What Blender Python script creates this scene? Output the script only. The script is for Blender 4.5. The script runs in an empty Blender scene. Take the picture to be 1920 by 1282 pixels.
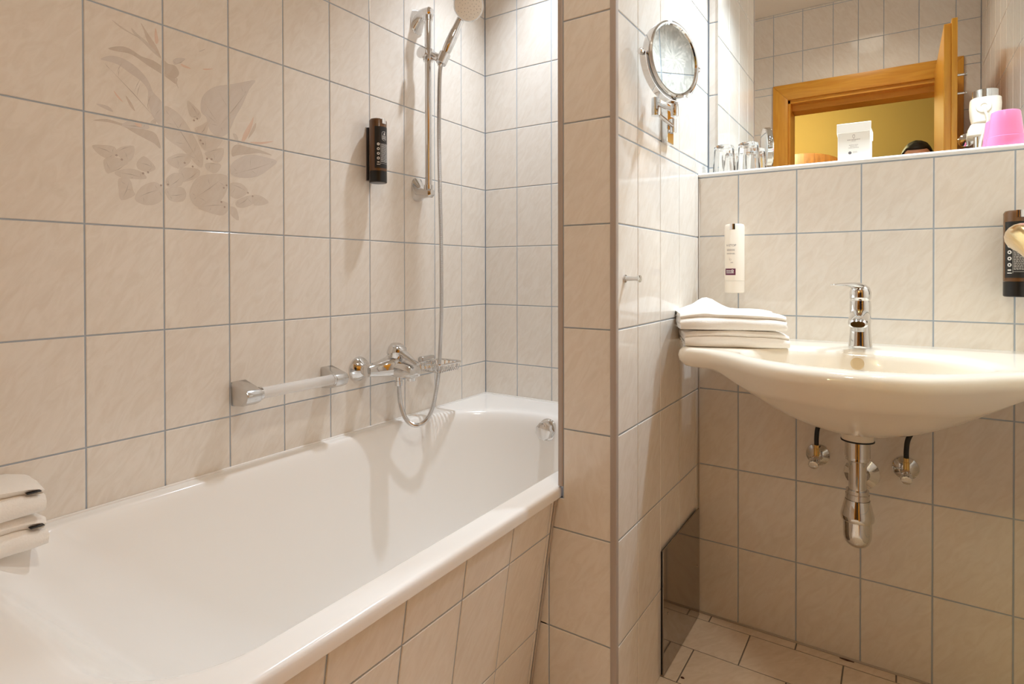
import bpy, bmesh, math, random
from mathutils import Vector, Matrix, noise

C = bpy.context.scene
COL = C.collection
random.seed(4)

# ------------------------------------------------------------------ camera
EYE = Vector((1.3440, 0.0, 1.0060))
FWD = Vector((-0.55212, 0.83373, -0.00754))
cam_data = bpy.data.cameras.new('camera')
cam_data.sensor_fit = 'HORIZONTAL'
cam_data.sensor_width = 36.0
cam_data.lens = 36.0 * 1086.66 / 1920.0
cam_data.shift_y = -(641.0 - 518.63) / 1920.0
cam_data.clip_start = 0.01
cam = bpy.data.objects.new('camera', cam_data)
COL.objects.link(cam)
_w = FWD.normalized()
_r0 = _w.cross(Vector((0, 0, 1))).normalized()
_u0 = _r0.cross(_w)
_a = math.radians(-0.0983)
_r = _r0 * math.cos(_a) + _u0 * math.sin(_a)
_u = -_r0 * math.sin(_a) + _u0 * math.cos(_a)
cam.matrix_world = Matrix(((_r.x, _u.x, -_w.x, EYE.x), (_r.y, _u.y, -_w.y, EYE.y), (_r.z, _u.z, -_w.z, EYE.z), (0, 0, 0, 1)))
C.camera = cam

# ------------------------------------------------------------------ light and exposure
world = bpy.data.worlds.new('world')
C.world = world
world.use_nodes = True
world.node_tree.nodes['Background'].inputs[0].default_value = (1.0, 0.85, 0.65, 1)
world.node_tree.nodes['Background'].inputs[1].default_value = 0.02
C.view_settings.view_transform = 'Standard'
C.view_settings.look = 'None'
C.view_settings.gamma = 1.0
C.view_settings.use_curve_mapping = False
C.view_settings.exposure = 0.0
C.cycles.max_bounces = 16
C.cycles.diffuse_bounces = 9
C.cycles.glossy_bounces = 8
C.cycles.transmission_bounces = 12
C.cycles.sample_clamp_indirect = 6.0
C.cycles.use_denoising = True

W_TUB, W_MIRROR, W_ROOM, W_HALL = 72.0, 40.0, 45.0, 50.0
C_TUB, C_MIRROR, C_ROOM, C_HALL = (0.80, 0.90, 1.0), (0.72, 0.87, 1.0), (1.0, 0.96, 0.84), (1.0, 0.95, 0.53)

def lamp(name, kind, loc, power, color, size=0.05, target=None, angle=150, blend=0.6, size_y=None):
    d = bpy.data.lights.new(name, kind)
    d.energy = power
    d.color = color
    if kind == 'AREA':
        d.size = size
        if size_y:
            d.shape = 'RECTANGLE'
            d.size_y = size_y
    else:
        d.shadow_soft_size = size
    if kind == 'SPOT':
        d.spot_size = math.radians(angle)
        d.spot_blend = blend
    o = bpy.data.objects.new(name, d)
    o.location = loc
    if target is not None:
        o.rotation_euler = (Vector(target) - Vector(loc)).to_track_quat('-Z', 'Y').to_euler()
    COL.objects.link(o)
    return o

TUB_LAMP = (0.34, 1.585, 2.46)
ROOM_FILL = (1.20, 0.62, 2.472)
MIRROR_LAMPS = [(1.12, 1.70, 2.12), (1.42, 1.70, 2.12)]
HALL_LAMP = (0.42, -1.30, 2.30)
lamp('tub_light', 'SPOT', TUB_LAMP, W_TUB, C_TUB, 0.03, (0.42, 1.52, 0), 88, 1.0)
lamp('room_fill_light', 'SPOT', ROOM_FILL, W_ROOM, C_ROOM, 0.10, (ROOM_FILL[0], ROOM_FILL[1], 0), 152, 1.0)  # fill light added to lift the door wall, partition and other dim surfaces
for q in MIRROR_LAMPS:
    lamp('mirror_light', 'SPOT', q, W_MIRROR, C_MIRROR, 0.025, (q[0], q[1] - 0.20, 0.8), 118, 1.0)
lamp('hall_light', 'POINT', HALL_LAMP, W_HALL, C_HALL, 0.12)

# ------------------------------------------------------------------ materials
def lin(r, g, b):
    f = lambda c: (c / 255 / 12.92) if c / 255 <= 0.04045 else ((c / 255 + 0.055) / 1.055) ** 2.4
    return (f(r), f(g), f(b), 1.0)

def mat(name, color, rough=0.5, metal=0.0, **kw):
    m = bpy.data.materials.new(name)
    m.use_nodes = True
    b = m.node_tree.nodes['Principled BSDF']
    b.inputs['Base Color'].default_value = color if len(color) == 4 else (*color, 1)
    b.inputs['Roughness'].default_value = rough
    b.inputs['Metallic'].default_value = metal
    for k, v in kw.items():
        b.inputs[k.replace('_', ' ')].default_value = v
    return m

def nodes(m):
    nt = m.node_tree
    return nt, nt.nodes, nt.links, nt.nodes['Principled BSDF']

def tile_material(name, base, vein, scale=17.0, rough=0.10, printed=False):
    m = mat(name, base, rough)
    nt, N, L, B = nodes(m)
    tc = N.new('ShaderNodeTexCoord')
    oi = N.new('ShaderNodeObjectInfo')
    off = N.new('ShaderNodeVectorMath'); off.operation = 'SCALE'
    comb = N.new('ShaderNodeCombineXYZ')
    for i in range(3):
        L.new(oi.outputs['Random'], comb.inputs[i])
    L.new(comb.outputs[0], off.inputs[0]); off.inputs['Scale'].default_value = 37.0
    add = N.new('ShaderNodeVectorMath'); add.operation = 'ADD'
    L.new(tc.outputs['Object'], add.inputs[0]); L.new(off.outputs[0], add.inputs[1])
    mp = N.new('ShaderNodeMapping')
    mp.vector_type = 'TEXTURE'
    mp.inputs['Rotation'].default_value = (0, 0, math.radians(56))
    mp.inputs['Scale'].default_value = (1.0, 0.34, 1.0)
    L.new(add.outputs[0], mp.inputs[0])
    nz = N.new('ShaderNodeTexNoise')
    nz.inputs['Scale'].default_value = scale
    nz.inputs['Detail'].default_value = 5.0
    nz.inputs['Roughness'].default_value = 0.6
    nz.inputs['Distortion'].default_value = 1.2
    L.new(mp.outputs[0], nz.inputs['Vector'])
    ramp = N.new('ShaderNodeValToRGB')
    ramp.color_ramp.elements[0].position = 0.34; ramp.color_ramp.elements[0].color = vein
    ramp.color_ramp.elements[1].position = 0.62; ramp.color_ramp.elements[1].color = base
    L.new(nz.outputs['Fac'], ramp.inputs[0])
    out = ramp.outputs[0]
    if printed:
        at = N.new('ShaderNodeAttribute'); at.attribute_name = 'print'
        mx = N.new('ShaderNodeMix'); mx.data_type = 'RGBA'
        L.new(at.outputs['Alpha'], mx.inputs['Factor'])
        L.new(out, mx.inputs['A']); L.new(at.outputs['Color'], mx.inputs['B'])
        out = mx.outputs['Result']
    L.new(out, B.inputs['Base Color'])
    bp = N.new('ShaderNodeBump'); bp.inputs['Strength'].default_value = 0.06; bp.inputs['Distance'].default_value = 0.002
    n2 = N.new('ShaderNodeTexNoise'); n2.inputs['Scale'].default_value = 14.0
    L.new(add.outputs[0], n2.inputs['Vector'])
    L.new(n2.outputs['Fac'], bp.inputs['Height']); L.new(bp.outputs[0], B.inputs['Normal'])
    return m

TILE_A, TILE_B = lin(236, 229, 220), lin(229, 220, 209)
M = {}
M['tile'] = tile_material('beige_wall_tile', TILE_A, TILE_B)
M['print'] = tile_material('printed_tile_glaze', TILE_A, TILE_B, printed=True)
M['floor_tile'] = tile_material('beige_floor_tile', lin(238, 222, 203), lin(228, 210, 188), 17.0, 0.22)
M['grout'] = mat('blue_grey_grout', lin(174, 185, 198), 0.85)
M['floor_grout'] = mat('dark_floor_grout', lin(118, 110, 102), 0.9)
M['plaster'] = mat('white_plaster', lin(232, 226, 216), 0.9)
M['tub'] = mat('white_acrylic', lin(245, 242, 238), 0.13)
M['ceramic'] = mat('white_ceramic', lin(238, 228, 212), 0.08)
M['chrome'] = mat('polished_chrome', (0.74, 0.735, 0.73), 0.045, 1.0)
M['chrome_soft'] = mat('satin_chrome', (0.66, 0.65, 0.64), 0.20, 1.0)
M['steel'] = mat('dark_polished_steel', (0.36, 0.32, 0.28), 0.06, 1.0)
M['profile'] = mat('grey_plastic_profile', lin(178, 165, 156), 0.38)
M['white_profile'] = mat('white_plastic_profile', lin(240, 238, 234), 0.3)
M['mirror'] = mat('mirror_silver', (0.93, 0.94, 0.92), 0.0, 1.0)
M['silicone'] = mat('grey_silicone', lin(190, 178, 165), 0.5)
M['black'] = mat('black_plastic', (0.006, 0.005, 0.005), 0.3)
M['rubber'] = mat('black_rubber', (0.012, 0.011, 0.010), 0.55)
M['brown'] = mat('dark_brown_plastic', (0.115, 0.050, 0.017), 0.22)
M['label_black'] = mat('black_label', (0.010, 0.008, 0.007), 0.4)
M['ink_white'] = mat('white_ink', (0.75, 0.72, 0.68), 0.6)
M['ink_grey'] = mat('grey_ink', (0.16, 0.14, 0.14), 0.6)
M['ink_soft'] = mat('pale_grey_ink', (0.42, 0.36, 0.33), 0.6)
M['ink_purple'] = mat('purple_ink', lin(98, 30, 62), 0.5)
M['cream'] = mat('cream_plastic', lin(243, 232, 216), 0.3)
M['card'] = mat('white_card', lin(242, 238, 228), 0.7)
M['pink'] = mat('pink_plastic', lin(255, 132, 176), 0.25)
M['brass'] = mat('polished_brass', (0.82, 0.58, 0.22), 0.16, 1.0)
M['hair'] = mat('dark_hair', (0.012, 0.009, 0.007), 0.5)
M['skin'] = mat('skin', lin(214, 164, 136), 0.5)
M['cloth_dark'] = mat('navy_shirt', (0.02, 0.025, 0.05), 0.85)
M['trousers'] = mat('grey_trousers', (0.06, 0.06, 0.065), 0.85)
M['stain'] = mat('brown_rust', (0.07, 0.022, 0.008), 0.7)
M['hall_wall'] = mat('ochre_wall_paint', lin(172, 145, 90), 0.9)
M['hall_floor'] = mat('brown_floor_boards', lin(140, 95, 55), 0.5)
M['lens'] = mat('lamp_glass', (1, 1, 1), 0.4)
_b = M['lens'].node_tree.nodes['Principled BSDF']
_b.inputs['Emission Color'].default_value = (1, 0.85, 0.7, 1); _b.inputs['Emission Strength'].default_value = 12.0
M['glass'] = mat('clear_glass', (1, 1, 1), 0.02, Transmission_Weight=1.0, IOR=1.48)
M['acrylic'] = mat('clear_acrylic_rod', (0.97, 0.96, 0.95), 0.05, Transmission_Weight=0.55, IOR=1.45)

m = M['towel'] = mat('white_terry', lin(246, 240, 232), 0.95, Sheen_Weight=0.3)
nt, N, L, B = nodes(m)
nz = N.new('ShaderNodeTexNoise'); nz.inputs['Scale'].default_value = 420.0; nz.inputs['Detail'].default_value = 3
bp = N.new('ShaderNodeBump'); bp.inputs['Strength'].default_value = 0.35; bp.inputs['Distance'].default_value = 0.002
tc = N.new('ShaderNodeTexCoord'); L.new(tc.outputs['Object'], nz.inputs['Vector'])
L.new(nz.outputs['Fac'], bp.inputs['Height']); L.new(bp.outputs[0], B.inputs['Normal'])

def wood(name, a, b, stretch, scale=7.0, rough=0.32):
    m = mat(name, a, rough)
    nt, N, L, B = nodes(m)
    tc = N.new('ShaderNodeTexCoord'); mp = N.new('ShaderNodeMapping')
    mp.inputs['Scale'].default_value = stretch
    nz = N.new('ShaderNodeTexNoise'); nz.inputs['Scale'].default_value = scale; nz.inputs['Detail'].default_value = 6
    nz.inputs['Distortion'].default_value = 0.8
    rp = N.new('ShaderNodeValToRGB')
    rp.color_ramp.elements[0].position = 0.3; rp.color_ramp.elements[0].color = b
    rp.color_ramp.elements[1].position = 0.65; rp.color_ramp.elements[1].color = a
    L.new(tc.outputs['Object'], mp.inputs[0]); L.new(mp.outputs[0], nz.inputs['Vector'])
    L.new(nz.outputs['Fac'], rp.inputs[0]); L.new(rp.outputs[0], B.inputs['Base Color'])
    return m
PINE_A, PINE_B = lin(224, 162, 58), lin(208, 140, 42)
M['pine_v'] = wood('orange_pine_upright', PINE_A, PINE_B, (9, 9, 0.8))
M['pine_h'] = wood('orange_pine_lintel', PINE_A, PINE_B, (0.8, 9, 9))
M['oak'] = wood('brown_wardrobe_wood', lin(150, 95, 40), lin(120, 70, 26), (8, 8, 1))

# ------------------------------------------------------------------ mesh helpers
class MB:
    """collects shapes; build() links them as one mesh object, in the parent's frame"""
    def __init__(s):
        s.v = []; s.f = []
    def add(s, vs, fs, mx=None):
        n = len(s.v)
        for p in vs:
            p = Vector(p)
            s.v.append(tuple(mx @ p if mx else p))
        for f in fs:
            s.f.append(tuple(i + n for i in f))
        return s
    def bm_add(s, bm, mx=None):
        bm.verts.index_update()
        s.add([v.co.copy() for v in bm.verts], [[v.index for v in f.verts] for f in bm.faces], mx)
        bm.free()
        return s
    def box(s, a, b, bev=0.0, seg=2, mx=None):
        bm = bmesh.new()
        bmesh.ops.create_cube(bm, size=1.0)
        a, b = Vector(a), Vector(b)
        for v in bm.verts:
            v.co = Vector(((a[i] + b[i]) / 2 + v.co[i] * (b[i] - a[i]) for i in range(3)))
        if bev > 0:
            bmesh.ops.bevel(bm, geom=bm.edges[:], offset=bev, segments=seg, affect='EDGES', profile=0.5)
        return s.bm_add(bm, mx)
    def loft(s, rings, cap0=True, cap1=True, closed=True, mx=None):
        vs = []; fs = []; n = len(rings[0])
        for r in rings:
            vs += [tuple(p) for p in r]
        for i in range(len(rings) - 1):
            for j in range(n if closed else n - 1):
                k = (j + 1) % n
                fs.append((i * n + j, i * n + k, (i + 1) * n + k, (i + 1) * n + j))
        if cap0:
            fs.append(tuple(range(n - 1, -1, -1)))
        if cap1:
            fs.append(tuple((len(rings) - 1) * n + j for j in range(n)))
        return s.add(vs, fs, mx)
    def lathe(s, prof, base=(0, 0, 0), axis=(0, 0, 1), n=32, sx=1.0, sy=1.0):
        """prof: (radius, height along axis) pairs"""
        q = Vector(axis).normalized().to_track_quat('Z', 'Y').to_matrix().to_4x4()
        mx = Matrix.Translation(Vector(base)) @ q
        rings = []
        for r, h in prof:
            r = max(r, 1e-5)
            rings.append([(r * sx * math.cos(2 * math.pi * j / n), r * sy * math.sin(2 * math.pi * j / n), h) for j in range(n)])
        return s.loft(rings, True, True, True, mx)
    def tube(s, pts, rad, n=12, caps=True):
        pts = [Vector(p) for p in pts]
        if not hasattr(rad, '__len__'):
            rad = [rad] * len(pts)
        t0 = (pts[1] - pts[0]).normalized()
        nrm = t0.orthogonal().normalized()
        rings = []
        for i, p in enumerate(pts):
            t = (pts[min(i + 1, len(pts) - 1)] - pts[max(i - 1, 0)]).normalized()
            nrm = (nrm - t * nrm.dot(t)).normalized()
            bn = t.cross(nrm)
            rings.append([p + (nrm * math.cos(2 * math.pi * j / n) + bn * math.sin(2 * math.pi * j / n)) * rad[i] for j in range(n)])
        return s.loft(rings, caps, caps)
    def prism(s, outline, h0, h1, mx=None, bev=0.0):
        """outline in local xy, extruded from z=h0 to h1"""
        bm = bmesh.new()
        vs = [bm.verts.new((p[0], p[1], h0)) for p in outline]
        f = bm.faces.new(vs)
        r = bmesh.ops.extrude_face_region(bm, geom=[f])
        for e in r['geom']:
            if isinstance(e, bmesh.types.BMVert):
                e.co.z = h1
        bmesh.ops.recalc_face_normals(bm, faces=bm.faces[:])
        if bev > 0:
            bmesh.ops.bevel(bm, geom=[e for e in bm.edges if len(e.link_faces) == 2 and e.calc_face_angle(0) > 0.6], offset=bev, segments=2, affect='EDGES', profile=0.5)
        return s.bm_add(bm, mx)
    def build(s, name, material, parent=None, smooth=35, recalc=True):
        me = bpy.data.meshes.new(name)
        off = world_loc(parent) if parent else Vector((0, 0, 0))
        me.from_pydata([tuple(Vector(v) - off) for v in s.v], [], s.f)
        if recalc:
            bm = bmesh.new(); bm.from_mesh(me)
            bmesh.ops.recalc_face_normals(bm, faces=bm.faces[:])
            bm.to_mesh(me); bm.free()
        me.materials.append(material)
        if smooth:
            me.shade_smooth()
            me.set_sharp_from_angle(angle=math.radians(smooth))
        o = bpy.data.objects.new(name, me)
        COL.objects.link(o)
        if parent:
            o.parent = parent
        return o

def world_loc(o):
    p = Vector((0, 0, 0))
    while o:
        p += o.location
        o = o.parent
    return p

def thing(name, label, cat, loc, group=None):
    o = bpy.data.objects.new(name, None)
    o.empty_display_size = 0.05
    COL.objects.link(o)
    o.location = loc
    o['label'] = label; o['category'] = cat
    if group:
        o['group'] = group
    return o

def tag(o, label, cat, group=None):
    o['label'] = label; o['category'] = cat
    if group:
        o['group'] = group
    return o

def spline(pts, n, closed=False):
    pts = [Vector(p) for p in pts]
    out = []
    m = len(pts)
    for i in range(m if closed else m - 1):
        g = (lambda k: pts[k % m]) if closed else (lambda k: pts[min(max(k, 0), m - 1)])
        p0, p1, p2, p3 = g(i - 1), g(i), g(i + 1), g(i + 2)
        for j in range(n):
            t = j / n
            out.append(0.5 * ((2 * p1) + (p2 - p0) * t + (2 * p0 - 5 * p1 + 4 * p2 - p3) * t * t + (3 * p1 - p0 - 3 * p2 + p3) * t ** 3))
    if not closed:
        out.append(pts[-1])
    return out

def basis(u, v, n, loc):
    u, v, n = Vector(u), Vector(v), Vector(n)
    return Matrix(((u.x, v.x, n.x, loc[0]), (u.y, v.y, n.y, loc[1]), (u.z, v.z, n.z, loc[2]), (0, 0, 0, 1)))

# ------------------------------------------------------------------ tiles
JOINT = 0.0032
_tile_mesh = {}
def tile_mesh(w, h, material):
    key = (round(w, 4), round(h, 4), material.name)
    if key not in _tile_mesh:
        a, b = w / 2, h / 2
        lv = [(0, -0.0008), (0, 0.0009), (0.0013, 0.0018)]
        vs = []
        for ins, z in lv:
            vs += [(-a + ins, -b + ins, z), (a - ins, -b + ins, z), (a - ins, b - ins, z), (-a + ins, b - ins, z)]
        fs = []
        for r in range(2):
            for j in range(4):
                k = (j + 1) % 4
                fs.append((r * 4 + j, r * 4 + k, r * 4 + 4 + k, r * 4 + 4 + j))
        fs.append((8, 9, 10, 11))
        me = bpy.data.meshes.new('tile')
        me.from_pydata(vs, [], fs)
        me.materials.append(material)
        _tile_mesh[key] = me
    return _tile_mesh[key]

def edges(start, step, lo, hi):
    k = math.floor((lo - start) / step)
    e = [lo]
    while True:
        k += 1
        x = start + k * step
        if x >= hi - 0.004:
            break
        if x > lo + 0.004:
            e.append(x)
    return e + [hi]

def tiles(parent, origin, u, v, cols, rows, material, hole=None, shift=None):
    """one object per tile; the glazed face lies 1.8 mm in front of the grout plane through ORIGIN"""
    u, v = Vector(u), Vector(v)
    n = u.cross(v)
    made = {}
    for j in range(len(rows) - 1):
        cc = cols if shift is None else shift(j)
        for i in range(len(cc) - 1):
            cells = [(cc[i], cc[i + 1], rows[j], rows[j + 1])]
            if hole:
                x0, x1, y0, y1 = cells[0]
                hx0, hx1, hy0, hy1 = hole
                if x1 > hx0 and x0 < hx1 and y1 > hy0 and y0 < hy1:
                    cells = []
                    if y1 > hy1 + 0.006: cells.append((x0, x1, max(y0, hy1), y1))
                    if x0 < hx0 - 0.006: cells.append((x0, hx0, y0, min(y1, hy1)))
                    if x1 > hx1 + 0.006: cells.append((hx1, x1, y0, min(y1, hy1)))
            for (x0, x1, y0, y1) in cells:
                w, h = x1 - x0 - JOINT, y1 - y0 - JOINT
                if w < 0.004 or h < 0.004:
                    continue
                o = bpy.data.objects.new('tile', tile_mesh(w, h, material))
                o.matrix_local = basis(u, v, n, Vector(origin) - world_loc(parent) + u * (x0 + x1) / 2 + v * (y0 + y1) / 2)
                o.parent = parent
                COL.objects.link(o)
                made[(i, j)] = o
    return made

def structure(o):
    o['kind'] = 'structure'
    return o

# ------------------------------------------------------------------ the room shell
CEIL = 2.49
ROW0, ROWH = 1.5505, 0.22318      # a horizontal joint, and the tile course height
def zrows(lo, hi, z0=ROW0):
    return edges(z0, ROWH, lo, hi)
T = 0.0018                       # the grout plane sits this far behind the tile faces
X_R, Y_F, Y_B, Y_S, Y_M = 1.690, 0.018, 1.8405, 1.7316, 1.836
PX0, PX1, PY = 0.731, 0.858, 1.124
LEDGE = 1.294

wall_left = structure(MB().box((-0.12, Y_F - 0.178, 0), (-T, Y_B + 0.12, CEIL)).build('wall_left', M['grout'], smooth=0))
left_tiles = tiles(wall_left, (-T, 0, 0), (0, 1, 0), (0, 0, 1), edges(0.4918, 0.15, Y_F, Y_B), zrows(0, CEIL), M['tile'])

wall_back = structure(MB().box((0, Y_B + T, 0), (PX0, Y_B + 0.12, CEIL)).build('wall_back', M['grout'], smooth=0))
tiles(wall_back, (0, Y_B + T, 0), (1, 0, 0), (0, 0, 1), edges(0.1475, 0.15, 0, PX0), zrows(0, CEIL), M['tile'])

wall_partition = structure(MB().box((PX0 + 0.001, PY + T, 0), (PX1 - T, Y_B + 0.12, CEIL)).box((0.650, PY + T, 0), (PX0, PY + 0.012, 0.20)).box((0.690, PY + T, 0.20), (PX0, PY + 0.012, 0.505)).build('wall_partition', M['grout'], smooth=0))
tiles(wall_partition, (0, PY + T, 0), (1, 0, 0), (0, 0, 1), [PX0 + 0.003, PX1 - 0.0095], edges(1.108, ROWH, 0.66165, CEIL), M['tile'])
tiles(wall_partition, (0, PY + T, 0), (1, 0, 0), (0, 0, 1), [0.697, PX1 - 0.0095], edges(1.108, ROWH, 0, 0.43847), M['tile'])
MB().prism([(0.6986, 0.4401), (PX1 - 0.0111, 0.4401), (PX1 - 0.0111, 0.6600), (PX0 + 0.0046, 0.6600), (PX0 + 0.0046, 0.5070), (0.6986, 0.5070)], -0.0008, T, basis((1, 0, 0), (0, 0, 1), (0, -1, 0), (0, PY + T, 0)), 0.0011).build('tile', M['tile'], wall_partition, smooth=0)
tiles(wall_partition, (0, PY + T, 0), (1, 0, 0), (0, 0, 1), [0.650, 0.697], [0, 0.2151, 0.40], M['tile'])
tiles(wall_partition, (PX0 + 0.001, 0, 0), (0, -1, 0), (0, 0, 1), edges(-1.70, 0.15, -Y_B, -PY - 0.012), zrows(0.538, CEIL), M['tile'])
tiles(wall_partition, (PX1 - T, 0, 0), (0, 1, 0), (0, 0, 1), edges(1.25, 0.15, PY + 0.0095, Y_S - 0.001), zrows(0, LEDGE, 1.108), M['tile'])
tiles(wall_partition, (PX1 - T, 0, 0), (0, 1, 0), (0, 0, 1), edges(1.25, 0.15, PY + 0.0095, Y_M - 0.001), edges(1.108, ROWH, LEDGE, CEIL), M['tile'])

wall_sink = structure(MB().box((PX1, Y_S + T, 0), (X_R + 0.1, Y_B + 0.12, LEDGE - 0.002)).build('wall_sink', M['grout'], smooth=0))
tiles(wall_sink, (0, Y_S + T, 0), (1, 0, 0), (0, 0, 1), edges(0.970, 0.15, PX1 + 0.001, X_R), zrows(0, LEDGE - 0.0115, 1.110), M['tile'])
wall_mirror = structure(MB().box((PX1, Y_M + T, LEDGE - 0.002), (X_R + 0.1, Y_B + 0.12, CEIL)).build('wall_mirror', M['grout'], smooth=0))
tiles(wall_mirror, (0, Y_M + T, 0), (1, 0, 0), (0, 0, 1), edges(0.970, 0.15, PX1 + 0.001, X_R), zrows(LEDGE, CEIL), M['tile'])
ledge = structure(MB().box((PX1, Y_S + 0.002, LEDGE - 0.0015), (X_R, Y_M + 0.0005, LEDGE), 0.0).build('trim_4', M['white_profile'], smooth=0))

wall_right = structure(MB().box((X_R + T, Y_F - 0.178, 0), (X_R + 0.12, Y_B + 0.12, CEIL)).build('wall_right', M['grout'], smooth=0))
tiles(wall_right, (X_R + T, 0, 0), (0, -1, 0), (0, 0, 1), edges(-1.70, 0.15, -Y_M + 0.001, -Y_F), zrows(0, CEIL), M['tile'])

DX0, DX1, DZ = 0.828, 1.536, 1.985          # the door opening
CX0, CX1, CZ = 0.750, 1.622, 2.073          # outside of its casing
wf = MB()
wf.box((0, Y_F - 0.178, 0), (CX0 + 0.03, Y_F - T, CEIL)).box((CX1 - 0.03, Y_F - 0.178, 0), (X_R, Y_F - T, CEIL)).box((CX0 + 0.03, Y_F - 0.178, CZ - 0.03), (CX1 - 0.03, Y_F - T, CEIL))
wall_front = structure(wf.build('wall_front', M['grout'], smooth=0))
cols = [-x for x in (X_R, 1.5915, 1.440, 1.288, 1.172, 1.053, 0.9024, 0.7506, 0.60, 0.45, 0.30, 0.15, 0.0)]
tiles(wall_front, (0, Y_F - T, 0), (-1, 0, 0), (0, 0, 1), cols, edges(2.254, ROWH, 0, CEIL), M['tile'], hole=(-CX1, -CX0, -0.01, CZ))

ceiling = structure(MB().box((-0.12, Y_F - 0.178, CEIL), (X_R + 0.12, Y_B + 0.12, CEIL + 0.1)).build('ceiling', M['plaster'], smooth=0))
floor = structure(MB().box((-0.12, Y_F - 0.178, -0.1), (X_R + 0.12, Y_B + 0.12, -T)).build('floor', M['floor_grout'], smooth=0))
ye = [0.018, 0.077, 0.224, 0.371, 0.518, 0.666, 0.813, 0.960, 1.108, 1.255, 1.4025, 1.550, 1.697, 1.7316]
tiles(floor, (0, 0, -T), (1, 0, 0), (0, 1, 0), None, ye, M['floor_tile'],
      shift=lambda j: edges(0.8975 + (0.1125 if (12 - j) % 2 else 0.0), 0.225, 0.66, X_R))

# aluminium and plastic edge profiles
pf = MB()
out = [(-0.0115, 0.0), (-0.0115, -0.0015), (-0.002, -0.0022), (0.0012, -0.0010), (0.0022, 0.002), (0.0015, 0.0115), (0.0, 0.0115), (0.0, 0.0)]
pf.prism([(PX1 + x, PY + y) for x, y in out], 0.0, CEIL)
trim_1 = structure(pf.build('trim_1', M['profile'], smooth=50))
pf = MB().prism([(PX0 - 0.0085, PY - 0.0015), (PX0 + 0.0005, PY - 0.0015), (PX0 + 0.0025, PY), (PX0 + 0.0025, PY + 0.003), (PX0 - 0.0085, PY + 0.012)], 0.534, CEIL)
trim_2 = structure(pf.build('trim_2', M['profile'], smooth=0))
pf = MB()
prof = [(Y_S + 0.004, LEDGE), (Y_S - 0.001, LEDGE + 0.0015), (Y_S - 0.004, LEDGE), (Y_S - 0.0055, LEDGE - 0.004), (Y_S - 0.004, LEDGE - 0.008), (Y_S + 0.0005, LEDGE - 0.0098), (Y_S + 0.004, LEDGE - 0.0098)]
pf.loft([[(x, y, z) for y, z in prof] for x in (PX1 + 0.0005, X_R - 0.0005)])
trim_3 = structure(pf.build('trim_3', M['white_profile'], smooth=70))
sl = MB().box((PX1, Y_S - 0.004, 0.0), (PX1 + 0.004, Y_S + T, LEDGE - 0.012), 0.0015, 1).box((PX1, Y_S - 0.005, -0.001), (X_R, Y_S + T, 0.004), 0.0015, 1)
trim_5 = structure(sl.build('trim_5', M['silicone'], smooth=60))

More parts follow.
